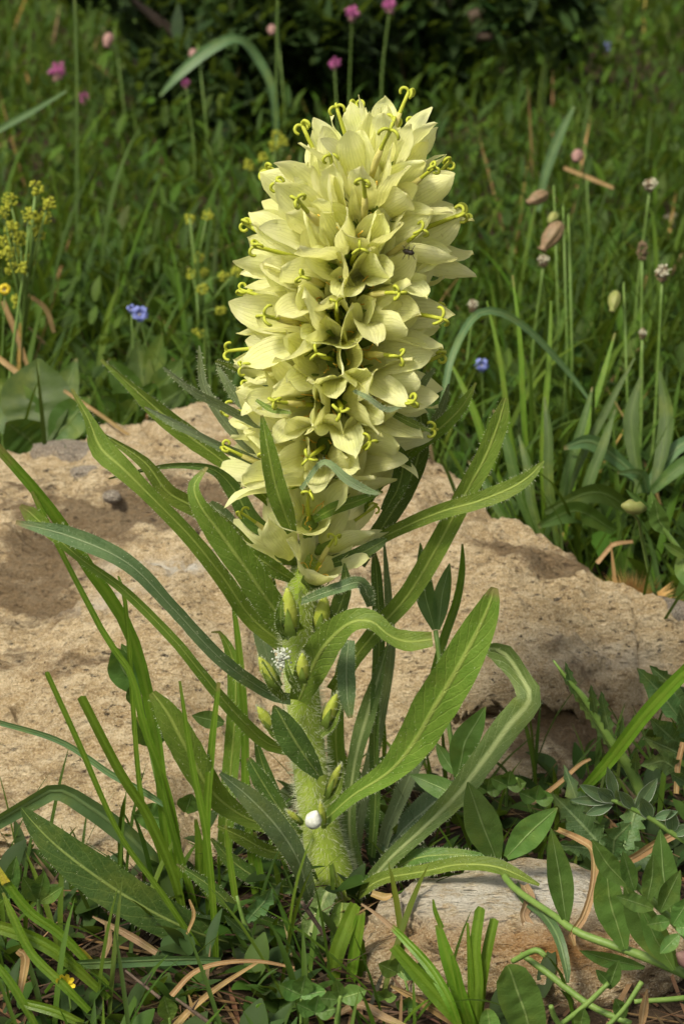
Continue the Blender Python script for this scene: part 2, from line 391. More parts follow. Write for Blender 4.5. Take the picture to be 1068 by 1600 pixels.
# boulder plan: front edge, back edge and crest height along x, from points read off the photograph
BACK = []
for px, py, z in ((-420, 800, .05), (-200, 740, .075), (50, 716, .088), (200, 668, .100), (340, 646, .104), (560, 662, .106), (640, 696, .104), (690, 748, .094), (780, 815, .086), (870, 850, .078), (960, 916, .062), (1068, 968, .052), (1250, 1060, .03)):
    p = atz(px, py, z); BACK.append((p.x, p.y, z))
FRONT = []
for px, py in ((-420, 1290), (-200, 1330), (0, 1338), (120, 1360), (240, 1385), (330, 1345), (420, 1270), (560, 1225), (700, 1238), (850, 1240), (960, 1200), (1068, 1155), (1250, 1120)):
    p = atz(px, py, 0.0); FRONT.append((p.x, p.y))
yb = lambda x: interp(x, [(a, b) for a, b, c in BACK])
hb = lambda x: interp(x, [(a, c) for a, b, c in BACK])
yf = lambda x: interp(x, FRONT)
X0, X1 = FRONT[0][0], FRONT[-1][0]
def on_rock(x, y, m=0.0): return X0 + .02 < x < X1 - .02 and yf(x) - m < y < yb(x) + m

def gz(x, y):
    z = .006 * noise.noise(Vector((x * 9, y * 9, 1))) + .004 * noise.noise(Vector((x * 30, y * 30, 4)))
    t = max(0.0, y - .42)
    z += .085 * min(t, 14) + .02 * sm(.3, 1.2, t) * noise.noise(Vector((x * 2.2, y * 2.2, 7)))
    if t > 14: z += .085 * 14 * (0) + (t - 14) * .03
    return z

# ground: one sheet, fine near the plant and coarse out to the horizon
def axis_steps(lo, hi, flo, fhi, step, grow=1.25):
    a = list(np.arange(flo, fhi, step)); s = step
    while a[-1] < hi: s *= grow; a.append(a[-1] + s)
    s = step; b = []
    c = flo
    while c > lo: s *= grow; c -= s; b.append(c)
    return b[::-1] + a
gx = axis_steps(-220, 220, -.75, .75, .012); gy = axis_steps(-120, 320, -.45, .6, .012, 1.18)
GV = [(x, y, gz(x, y)) for y in gy for x in gx]; nx = len(gx)
GF = [(j * nx + i, j * nx + i + 1, (j + 1) * nx + i + 1, (j + 1) * nx + i) for j in range(len(gy) - 1) for i in range(nx - 1)]
g = mk('ground', GV, GF, M['soil']); g['kind'] = 'structure'; g['label'] = 'dark crumbly soil under the plants and meadow'

# boulder
def blob(px, py, x, y, z, rx, ry):       # 0..1 mask round a photographed spot of the rock face
    q = project(Vector((x, y, z))); return math.exp(-(((q[0] - px) / rx) ** 2 + ((q[1] - py) / ry) ** 2))
NX, NY = 420, 250
V, Cc = [], []
for j in range(NY):
    t0 = -.05 + 1.13 * j / (NY - 1)
    for i in range(NX):
        x = X0 + (X1 - X0) * i / (NX - 1); F_, B_, H_ = yf(x), yb(x), hb(x)
        y = F_ + t0 * (B_ - F_)
        tt = min(1, max(0, t0))
        prof = 1 - (1 - tt) ** 2.3
        z = H_ * prof
        if t0 < 0: z += t0 * .5
        # shoulders of the block
        z *= 1 - sm(.985, 1.06, t0) * 1.35
        ends = sm(X0, X0 + .09, x) * (1 - sm(X1 - .07, X1, x)); z = z * ends - .02 * (1 - ends)
        v = Vector((x, y, 0))
        amp = sm(-.02, .12, t0)
        wv = Vector((x * 1.0 + .3 * y, y * 2.4, 0))
        d = .010 * noise.fractal(v * 8, 1.0, 2.0, 4) + .0075 * noise.ridged_multi_fractal(wv * 16 + Vector((3, 1, 0)), .9, 2.1, 4, .9, 2.0) * .5
        d += .0050 * noise.fractal(wv * 55, .8, 2.0, 4) - .0050 * max(0, noise.ridged_multi_fractal(wv * 30 + Vector((7, 3, 0)), .9, 2.1, 3, .9, 2.0) - 1.25)
        # bedding ledges
        q = (z + .25 * x * .1 + .010 * noise.noise(v * 7)) / .013; st = (q - math.floor(q)); d += .0055 * (sm(.0, .3, st) - st) * (.4 + .6 * sm(-.2, .3, noise.noise(v * 5 + Vector((4, 4, 4)))))
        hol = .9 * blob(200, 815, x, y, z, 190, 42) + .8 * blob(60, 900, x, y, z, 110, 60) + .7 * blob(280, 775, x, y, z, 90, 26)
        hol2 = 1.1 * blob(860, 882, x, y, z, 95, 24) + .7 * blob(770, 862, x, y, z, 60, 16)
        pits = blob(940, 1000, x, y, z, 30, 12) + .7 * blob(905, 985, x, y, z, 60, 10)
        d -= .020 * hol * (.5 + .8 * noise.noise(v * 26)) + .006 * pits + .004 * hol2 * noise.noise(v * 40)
        cr = noise.noise(wv * 6 + Vector((5, 2, 1)) + Vector((1, 1, 0)) * .25 * noise.noise(v * 25)); cr2 = noise.noise(wv * 13 + Vector((2, 9, 1)) + Vector((1, 1, 0)) * .3 * noise.noise(v * 40))
        d -= .007 * math.exp(-(cr / .018) ** 2) * sm(-.1, .3, noise.noise(v * 6)) + .0045 * math.exp(-(cr2 / .03) ** 2) * sm(0, .35, noise.noise(v * 9 + Vector((3, 3, 3))))
        # undercut below the bright shoulder, right of the stem, with its shade painted in
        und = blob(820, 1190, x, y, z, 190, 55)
        y2 = y + .030 * und * amp
        V.append((x + .004 * noise.noise(v * 30 + Vector((9, 9, 9))), y2 + .012 * noise.noise(v * 12 + Vector((2, 5, 8))) * (1 if .02 < t0 < .93 else .2), z + d * amp * ends))
        white = 1.3 * blob(265, 897, x, y, z, 80, 9) + .6 * blob(170, 940, x, y, z, 60, 8) + .35 * blob(960, 1040, x, y, z, 90, 30)
        Cc.append((min(1, hol * 1.35 + .5 * sm(.25, .6, noise.fractal(wv * 11 + Vector((1, 8, 2)), 1, 2, 4)) + hol2 * 1.1 + .45 * und), min(1, white), .25 * blob(880, 1130, x, y, z, 120, 60)))  # the undercut term of the earth channel is shade put into the colour
F = [(j * NX + i, j * NX + i + 1, (j + 1) * NX + i + 1, (j + 1) * NX + i) for j in range(NY - 1) for i in range(NX - 1)]
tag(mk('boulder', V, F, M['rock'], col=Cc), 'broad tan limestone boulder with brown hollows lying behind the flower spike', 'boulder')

def stone(name, c, size, mat, label, seed, sub=5, flat=.6, cols=None, rot=0, group=None):
    bm = bmesh.new(); bmesh.ops.create_icosphere(bm, subdivisions=sub, radius=1)
    rz = Matrix.Rotation(rot, 3, 'Z'); V = []
    for v in bm.verts:
        p = v.co.copy(); n0 = p.normalized(); sd_ = Vector((seed * 3.1, seed, 0))
        r = 1 + .22 * noise.fractal(p * 1.1 + sd_, 1, 2, 3) + .06 * noise.fractal(p * 6 + sd_, .9, 2, 4)
        p = p * r
        if p.z > flat: p.z = flat + (p.z - flat) * .35
        v.co = Vector(c) + rz @ Vector((p.x * size[0], p.y * size[1], p.z * size[2]))
    V = [v.co.copy() for v in bm.verts]; F = [[q.index for q in f.verts] for f in bm.faces]; bm.free()
    cc = [cols(q) if cols else (0, 0, 0) for q in V]
    return tag(mk(name, V, F, mat, col=cc), label, 'stone', group)
def cstone(q):
    px, py = project(q)
    return (0, min(1, .95 * math.exp(-((px - 740) / 150) ** 2 - ((py - 1400) / 42) ** 2) + .9 * math.exp(-((px - 880) / 60) ** 2 - ((py - 1385) / 40) ** 2)),
            min(1, .9 * math.exp(-((px - 880) / 110) ** 2 - ((py - 1490) / 40) ** 2) + .5 * math.exp(-((px - 690) / 130) ** 2 - ((py - 1470) / 30) ** 2)))
stone('stone', (at(815, 1470, -50).x, -.050, .004), (.064, .040, .036), M['rock2'], 'half buried stone with white crust and orange stains in front of the boulder', 3.3, 6, .55, cstone, .0)
stone('flat_stone', at(110, 705, 345) - Vector((0, 0, .004)), (.021, .016, .012), M['greystone'], 'small flat grey stone lying on the back rim of the boulder', 1.7, 4)
stone('flat_stone', at(1020, 952, 205) - Vector((0, 0, .006)), (.020, .014, .016), M['greystone'], 'grey slab wedged against the boulder below the tawny tuft', 5.2, 4, rot=-.5)
stone('pale_stone', at(1052, 345, 1150) - Vector((0, 0, .02)), (.024, .03, .034), M['greystone'], 'pale grey stone among the far grass behind the plantain heads', 8.2, 4)
stone('pebble', at(140, 738, 300) - Vector((0, 0, .003)), (.011, .009, .008), M['greystone'], 'tan pebble resting on the boulder in front of the flat grey stone', 2.9, 4)
stone('pebble', at(175, 773, 262) - Vector((0, 0, .001)), (.005, .005, .004), M['greystone'], 'tiny dark pebble lying in the brown hollow of the boulder', 4.4, 3)

# ------------------------------------------------------------------ ribbons: many blades in one mesh (uncountable meadow)
def ribbons(name, base, az, tilt, length, width, bend, seg, prof, colr, mat, label=None, cat=None, cross=0.0, colvar=.0, twist=None):
    n = len(base); u = np.linspace(0, 1, seg + 1)
    h = np.stack([np.cos(az), np.sin(az), np.zeros(n)], 1)
    th = tilt[:, None] + bend[:, None] * (u[None] ** 1.5)          # angle from vertical along the blade
    dz = np.cos(th); dh = np.sin(th); st = (length / seg)[:, None]
    cz = np.concatenate([np.zeros((n, 1)), np.cumsum(dz[:, :-1] * st, 1)], 1); ch = np.concatenate([np.zeros((n, 1)), np.cumsum(dh[:, :-1] * st, 1)], 1)
    C = base[:, None, :] + h[:, None, :] * ch[..., None]; C[..., 2] += cz
    ta = az + np.pi / 2 + (twist if twist is not None else 0)
    s = np.stack([np.cos(ta), np.sin(ta), np.zeros(n)], 1)
    wd = width[:, None] * prof(u)[None]
    up = np.array([0, 0, 1.0])
    A = C - s[:, None, :] * wd[..., None] * .5; B = C + s[:, None, :] * wd[..., None] * .5
    if cross:
        nn = np.stack([-np.cos(th) * h[:, None, 0], -np.cos(th) * h[:, None, 1], np.sin(th)], 2)
        A += nn * wd[..., None] * cross; B += nn * wd[..., None] * cross
        V = np.stack([A, C, B], 2).reshape(-1, 3); k = 3
    else: V = np.stack([A, B], 2).reshape(-1, 3); k = 2
    i0 = (np.arange(n) * (seg + 1) * k)[:, None, None] + (np.arange(seg) * k)[None, :, None] + np.arange(k - 1)[None, None, :]
    F = np.stack([i0, i0 + 1, i0 + k + 1, i0 + k], -1).reshape(-1, 4)
    cc = np.repeat(colr, (seg + 1) * k, axis=0)
    o = mk(name, V, F, mat, col=cc); o['kind'] = 'stuff'
    if label: o['label'] = label; o['category'] = cat
    return o
def pick(cols, n, jit=.22):
    c = np.array(cols)[rng.integers(0, len(cols), n)]; c = c * (1 + jit * rng.standard_normal((n, 1))) * (1 + .08 * rng.standard_normal((n, 3)))
    return np.clip(c, .004, .9)
def ys_in(n, y0, y1, p=1.0): return y0 + (y1 - y0) * rng.random(n) ** p
def meadow_pts(n, y0=.2, y1=3.9, patch=0.0, pw=1.0):
    out = []
    while len(out) < n:
        y = y0 + (y1 - y0) * rng.random() ** pw; hwid = .42 + .22 * (y + .83); x = rng.uniform(-hwid, hwid)
        if on_rock(x, y, .012): continue
        if y < yb(min(max(x, X0), X1)) and X0 - .05 < x < X1 + .05: continue
        if patch and noise.noise(Vector((x * 4.5, y * 3.5, 2))) < rng.uniform(-1, 1) * patch - .1: continue
        out.append((x, y, gz(x, y) - .004))
    return np.array(out)
grass_p = lambda u: np.where(u < .55, .75 + .45 * u, 1.0 * (1 - ((u - .55) / .45) ** 2) + .02)
leaf_p = lambda u: np.sin(np.pi * np.clip(u, 0.03, .985) ** .8) ** .85 + .03
GREENS = [(.0342, .0699, .0039), (.0420, .0839, .0046), (.0233, .0512, .0046), (.0498, .0893, .0071), (.0326, .0606, .0109), (.0575, .0932, .0071)]
def shade(b, l):                        # grass stays low in front of the shrubs
    near = np.exp(-((b[:, 0] + .04) / .30) ** 2) * (b[:, 1] > .95) * (b[:, 1] < 1.75); return l * (1 - .5 * near)
n = 17000; b = meadow_pts(n, .2, 3.6, .6)
ribbons('meadow_grass', b, rng.uniform(0, 6.28, n), rng.uniform(.02, .5, n), shade(b, rng.uniform(.05, .16, n)), rng.uniform(.0011, .0032, n), rng.uniform(.1, 1.5, n), 6, grass_p,
        pick(GREENS, n), M['meadow'], 'dense dark green meadow grass rising behind the boulder', 'grass', .12)
n = 42000; b = meadow_pts(n, .2, 3.5)
az = rng.uniform(0, 6.28, n); b[:, 2] += rng.uniform(.0, .075, n) * (b[:, 1] > .45)
ribbons('meadow_leaves', b, az, rng.uniform(.3, 1.2, n), rng.uniform(.009, .032, n), rng.uniform(.0035, .010, n), rng.uniform(.1, .9, n), 5, leaf_p,
        pick([(.0289, .0628, .0048), (.0370, .0773, .0057), (.0194, .0419, .0065), (.0467, .0838, .0088), (.0306, .0564, .0113)], n), M['meadow'], 'low mixed leafy herbs between the meadow grasses', 'herbs', .15)
n = 1500; b = meadow_pts(n, .22, 1.4, .9)
ribbons('tall_meadow_grass', b, rng.uniform(0, 6.28, n), rng.uniform(.02, .4, n), shade(b, rng.uniform(.08, .19, n)), rng.uniform(.0022, .0048, n), rng.uniform(.2, 1.6, n), 8, grass_p,
        pick(GREENS, n), M['meadow'], 'taller arching grass blades standing close behind the boulder', 'grass', .12)
n = 7000; b = meadow_pts(n, .2, 1.1)
b[:, 2] += rng.uniform(0, .03, n)
ribbons('meadow_undergrowth', b, rng.uniform(0, 6.28, n), rng.uniform(.5, 1.4, n), rng.uniform(.018, .05, n), rng.uniform(.007, .018, n), rng.uniform(.1, .8, n), 6, leaf_p,
        pick([(.0266, .0577, .0044), (.0340, .0710, .0052), (.0178, .0385, .0059), (.0370, .0666, .0104)], n), M['meadow'], 'low broad leaves covering the soil along the back of the boulder', 'herbs', .18)
n = 900; b = meadow_pts(n, .25, 3.8)
ribbons('dry_grass', b, rng.uniform(0, 6.28, n), rng.uniform(.3, 1.3, n), rng.uniform(.05, .16, n), rng.uniform(.0012, .003, n), rng.uniform(-.2, .6, n), 5, grass_p,
        pick([(.16, .10, .04), (.24, .15, .06), (.12, .08, .04), (.22, .16, .04)], n), M['litter'], 'scattered tan dry stalks in the meadow', 'dry grass', .1)

# near ground: herbs, short grass and litter round the foot of the plant
def near_pts(n, box, keep=lambda x, y: True):
    out = []
    while len(out) < n:
        x = rng.uniform(box[0], box[1]); y = rng.uniform(box[2], box[3])
        if on_rock(x, y, -.006) or not keep(x, y): continue
        if ((x - at(815, 1470, -50).x) / .066) ** 2 + ((y + .05) / .042) ** 2 < 1.0: continue
        out.append((x, y, gz(x, y) - .002))
    return np.array(out)
n = 3600; b = near_pts(n, (-.34, .34, -.30, .20))
ribbons('plant_litter', b + np.array([0, 0, .003]), rng.uniform(0, 6.28, n), rng.uniform(1.15, 1.6, n), rng.uniform(.008, .05, n), rng.uniform(.0006, .0022, n), rng.uniform(-.3, .3, n), 4, grass_p,
        pick([(.06, .035, .02), (.10, .06, .03), (.16, .095, .045), (.04, .026, .016), (.08, .05, .03)], n), M['litter'], 'brown dead stalks and leaf litter on the soil', 'litter', .1)
n = 2000; b = near_pts(n, (-.34, .34, -.24, .17), lambda x, y: not (x > .0 and -.125 < y < -.01) or rng.random() < .12)
b[:, 2] += rng.uniform(0, .014, n)
ribbons('ground_herbs', b, rng.uniform(0, 6.28, n), rng.uniform(.4, 1.35, n), rng.uniform(.008, .022, n), rng.uniform(.004, .011, n), rng.uniform(.1, .8, n), 6, leaf_p,
        pick([(.0259, .0555, .0089), (.0333, .0666, .0104), (.0192, .0370, .0118), (.0296, .0518, .0178)], n), M['meadow'], 'small low green leaves carpeting the soil at the foot of the plant', 'herbs', .15)
n = 800; b = near_pts(n, (-.34, .34, -.22, .16), lambda x, y: x < .02 or y > .0 or rng.random() < .12)
ribbons('short_grass', b, rng.uniform(0, 6.28, n), rng.uniform(.05, .8, n), rng.uniform(.02, .065, n), rng.uniform(.0012, .0028, n), rng.uniform(.1, 1.0, n), 6, grass_p,
        pick(GREENS, n), M['meadow'], 'thin short grass sprouting round the foot of the plant', 'grass', .12)

# ================================================================== THE BELLFLOWER
ROOT = thing('bellflower_plant', at(520, 1405, 0), 'hairy bellflower plant with a dense pale yellow spike of open bells', 'flower')
STEM = [(532, 1425, 0, 78), (522, 1380, 0, 74), (505, 1310, 0, 62), (488, 1220, 0, 54), (478, 1130, 0, 52), (470, 1040, 0, 54), (470, 960, 0, 54), (476, 900, 0, 46), (486, 840, 4, 34),
        (505, 740, 6, 26), (522, 600, 6, 24), (546, 440, 6, 24), (570, 340, 4, 20), (588, 276, 0, 10)]
stalk('stem', ROOT, STEM, M['stem'], 60, 20, .05, hair=12000, hl=.0036)
AXC = catmull([(*at(a, b, c), d) for a, b, c, d in [(478, 925, 0, 1), (486, 850, 0, 1), (505, 740, 0, 1), (522, 600, 0, 1), (546, 440, 0, 1), (570, 345, 0, 1), (586, 288, 0, 1)]], 101)
AX = [Vector(c[:3]) for c in AXC]
def axis_at(t): 
    f = min(.9999, max(0, t)) * 100; i = int(f); return AX[i].lerp(AX[i + 1], f - i)

def corolla_mesh(seed):
    rr = random.Random(seed); NU, NS = 20, 9; U0 = .50; V, UV, F = [], [], []; idx = {}
    curl = [rr.uniform(-.04, .12) for _ in range(5)]; tw = [rr.uniform(-.14, .14) for _ in range(5)]; flare = rr.uniform(.9, 1.14); leng = [rr.uniform(.90, 1.10) for _ in range(5)]
    side = [rr.uniform(-.05, .05) for _ in range(5)]
    def prof(u): return interp(u, [(0, .07), (.05, .15), (.14, .22), (.3, .275), (.45, .30), (.55, .335), (.65, .375), (.78, .42), (.9, .46), (1, .485)])
    for l in range(5):
        pc = 2 * math.pi * l / 5
        for i in range(NU + 1):
            u = i / NU
            for j in range(NS):
                s = -1 + 2 * j / (NS - 1)
                k = max(0, (u - U0) / (1 - U0)); wdt = (1 - k) ** .88 * (1 + .55 * k) if k > 0 else 1.0
                key = (l, i, j)
                if k == 0 and abs(s) == 1: key = ((l if s < 0 else (l + 1) % 5), i, 'seam')
                if key in idx: continue
                ph = pc + s * math.pi / 5 * max(wdt, .03) + tw[l] * k * k + .05 * noise.noise(Vector((u * 3, l * 4.0, seed)))
                r = prof(u) * (1 + (flare - 1) * sm(.2, .7, u)); z = .93 * u if u < U0 else .93 * U0 + .93 * (u - U0) * leng[l]
                # tube is five-keeled; lobes folded along the rib, tips recurving
                r += .035 * (1 - abs(s) ** 1.4) * sm(.1, .5, u) * (1 - .3 * k)
                r += curl[l] * k * k; z -= curl[l] * .55 * k ** 3
                r += .030 * k * abs(s) ** 2 * rr.uniform(.6, 1.2) * math.sin(u * 14 + l * 2 + (1 if s > 0 else 0))
                r += .016 * noise.noise(Vector((math.cos(ph) * 2.5, math.sin(ph) * 2.5, u * 5 + seed * 3))) + .05 * sm(.3, .8, u) * noise.noise(Vector((math.cos(ph), math.sin(ph), seed * 7.7)))
                ph += side[l] * k
                idx[key] = len(V); V.append((r * math.cos(ph), r * math.sin(ph), z)); UV.append(((s + 1) / 2 if abs(s) < 1 else 0.0, u))
    def g(l, i, j):
        u = i / NU
        if u <= U0 + 1e-9 and j in (0, NS - 1): return idx[((l if j == 0 else (l + 1) % 5), i, 'seam')]
        return idx[(l, i, j)]
    for l in range(5):
        for i in range(NU):
            for j in range(NS - 1): F.append((g(l, i, j), g(l, i, j + 1), g(l, i + 1, j + 1), g(l, i + 1, j)))
    o = mk('flower', V, F, M['corolla'], uv=UV); me = o.data; bpy.data.objects.remove(o); return me
def arc_tube(pts, r0, r1, sides=6):
    n = len(pts); return tube_vf(pts, [r0 + (r1 - r0) * i / (n - 1) for i in range(n)], sides)
def style_mesh(seed):
    rr = random.Random(seed); b = rr.uniform(-.12, .12); c = rr.uniform(-.12, .12)
    P = [Vector((b * t * t, c * t * t, .15 + .92 * t)) for t in np.linspace(0, 1, 8)]
    V, F = tube_vf(P, [.030, .030, .030, .029, .027, .025, .023, .022], 7)
    tip = P[-1]; o1 = mk('style', V, F, M['style']); me1 = o1.data; bpy.data.objects.remove(o1)
    V2, F2 = tube_vf(P[2:6], [.031, .038, .038, .030], 7); o = mk('pollen_brush', V2, F2, M['pollen']); me3 = o.data; bpy.data.objects.remove(o)
    V, F = [], []
    op = rr.uniform(.75, 1.25)
    for q in range(3):
        a = 2 * math.pi * q / 3 + seed; h = Vector((math.cos(a), math.sin(a), 0)); pts = []
        cpt = tip - Vector((0, 0, .02))
        d = 0.15; p = cpt.copy()
        for i in range(11):
            pts.append(p.copy()); d += .44 * op * (1 if i > 1 else .5); p = p + (h * math.sin(d) + Vector((0, 0, math.cos(d)))) * .0205
        v, f = tube_vf(pts, [.016] * 3 + [.019] * 7 + [.014], 6, k0=len(V)); V += v; F += f
    o2 = mk('stigma', V, F, M['style']); me2 = o2.data; bpy.data.objects.remove(o2); return me1, me2, me3
def stamen_mesh(seed):
    rr = random.Random(seed); V, F = [], []
    for q in range(5):
        a = 2 * math.pi * q / 5 + rr.uniform(-.4, .4); h = Vector((math.cos(a), math.sin(a), 0)); t = Vector((-h.y, h.x, 0)); p = h * .10 + Vector((0, 0, .16)); pts = []
        d = rr.uniform(.1, .5); k = rr.uniform(-.5, .7)
        for i in range(7): pts.append(p.copy()); d += k * .35; p = p + (h * math.sin(d) * .6 + Vector((0, 0, math.cos(d))) + t * rr.uniform(-.6, .6)) * .055
        v, f = tube_vf(pts, [.008] * 7, 5, k0=len(V)); V += v; F += f
    o = mk('stamens', V, F, M['anther']); me = o.data; bpy.data.objects.remove(o); return me
def calyx_mesh(seed):
    rr = random.Random(seed); V, F = [], []; n = 9
    for q in range(5):
        a = 2 * math.pi * (q + .5) / 5; h = Vector((math.cos(a), math.sin(a), 0)); t = Vector((-h.y, h.x, 0)); k = len(V)
        for i in range(n):
            u = i / (n - 1); r = interp(u, [(0, .10), (.3, .22), (1, .31 + rr.uniform(-.0, .03))]); w_ = .07 * (1 - u) ** .8 + .004
            for s in (-1, 0, 1): V.append(h * (r + (.012 if s == 0 else 0)) + t * (w_ * s) + Vector((0, 0, -.05 + .36 * u)))
        for i in range(n - 1):
            for j in (0, 1): F.append((k + i * 3 + j, k + i * 3 + j + 1, k + i * 3 + j + 4, k + i * 3 + j + 3))
    k = len(V); v, f = tube_vf([Vector((0, 0, -.16)), Vector((0, 0, -.08)), Vector((0, 0, 0)), Vector((0, 0, .06))], [.06, .10, .13, .10], 10, k0=k); V += v; F += f
    hs_ = []
    o = mk('calyx', V, F, M['calyx']); me = o.data; bpy.data.objects.remove(o); return me
COR = [corolla_mesh(i + 1) for i in range(12)]; STY = [style_mesh(i) for i in range(6)]; STA = [stamen_mesh(i) for i in range(5)]; CAL = [calyx_mesh(i) for i in range(3)]

FLOWERS = []      # base point, direction
REACH = .0365
def elev(t): return interp(t, [(0, 48), (.12, 40), (.3, 30), (.6, 28), (.75, 34), (.86, 48), (.94, 66), (1, 82)])
def fsize(t): return interp(t, [(0, .84), (.3, .94), (.55, 1.03), (.8, 1.07), (1, 1.0)])
def fdir(th, e): return Vector((math.sin(th) * math.cos(e), -math.cos(th) * math.cos(e), math.sin(e)))
def place(sx, sy, de=0.0, back=False, size=1.0):
    best = None
    for it in range(0, 101, 1):
        t = it / 100; e = R(elev(t) + de); A = axis_at(t)
        for th in range(-130, 131, 4):
            a = R(th); pen = max(0, abs(th) - 95) * .25
            d = fdir(a, e); q = project(A + d * REACH * fsize(t))
            err = (q[0] - sx) ** 2 + (q[1] - sy) ** 2 + pen * pen
            if best is None or err < best[0]: best = (err, t, a, e)
    return best
SEEN = [(554, 354, -4), (487, 401, 0), (434, 466, 0), (529, 480, -2), (594, 513, 0), (495, 291, 4), (523, 252, 10), (586, 311, 0), (568, 209, 6), (529, 181, 4), (609, 158, 4), (641, 222, 4),
        (692, 211, 6), (702, 244, 0), (713, 323, -4), (676, 289, 0), (641, 346, 0), (688, 366, 4), (706, 394, 6), (605, 411, 0), (641, 433, 0), (434, 268, 8), (476, 222, 6), (413, 333, 6), (432, 343, 4),
        (389, 405, 8), (383, 472, 4), (525, 526, -2), (409, 549, 0), (462, 594, 0), (556, 579, 0), (652, 543, -2), (381, 614, 2), (491, 669, -4), (615, 624, 0), (586, 718, 10), (464, 768, 6), (400, 690, 6),
        (397, 813, 8), (590, 801, 6), (515, 866, 6), (630, 575, 0), (690, 470, 0), (440, 702, 4), (556, 690, 4)]
for sx, sy, de in SEEN:
    b_ = place(sx, sy, de); FLOWERS.append((axis_at(b_[1]), fdir(b_[2], b_[3]), b_[1]))
for k in range(22):                                          # the far side of the spike
    t = .32 + .64 * k / 21; th = math.pi + 2.4 * k; th = (th + math.pi) % (2 * math.pi) - math.pi
    if abs(th) < R(115): th = math.copysign(R(115) + abs(th) * .3, th if th else 1)
    FLOWERS.append((axis_at(t), fdir(th, R(elev(t))), t))
# mouths crowd but do not share the same room: push near neighbours apart
MO = [A + d * REACH * fsize(t) for A, d, t in FLOWERS]
for it in range(30):
    for a in range(len(MO)):
        for b in range(a):
            v = MO[a] - MO[b]; need = .0245 * .5 * (fsize(FLOWERS[a][2]) + fsize(FLOWERS[b][2])); l = v.length
            if 1e-6 < l < need: v = v * ((need - l) / l * .25); MO[a] += v; MO[b] -= v
    for a, (A, d, t) in enumerate(FLOWERS):
        MO[a] = MO[a].lerp(A + d * REACH * fsize(t), .06); q = MO[a] - A; MO[a] = A + q.normalized() * REACH * fsize(t)
FLOWERS = [(A, (m_ - A).normalized(), t) for (A, d, t), m_ in zip(FLOWERS, MO)]
for i, (A, d, t) in enumerate(FLOWERS):
    S = .0310 * random.uniform(.93, 1.08) * fsize(t)
    q = d.to_track_quat('Z', 'Y').to_matrix().to_4x4()
    mw = Matrix.Translation(A + d * ((REACH - 1.15 * .0262) * fsize(t) + .0012 + (i % 3 - 1) * .0015 + .0022 * (t < .3))) @ q @ Matrix.Rotation(random.uniform(0, 6.28), 4, 'Z') @ Matrix.Rotation(random.uniform(-.08, .08), 4, 'X') @ Matrix.Scale(S, 4)
    f = link('flower', COR[i % 12], ROOT); f.matrix_basis = mw
    s1, s2, s3 = STY[i % 6]
    for nm, me in (('style', s1), ('stigma', s2), ('stamens', STA[i % 5]), ('calyx', CAL[i % 3])): link(nm, me, f)
    if i % 3: link('pollen_brush', s3, f)

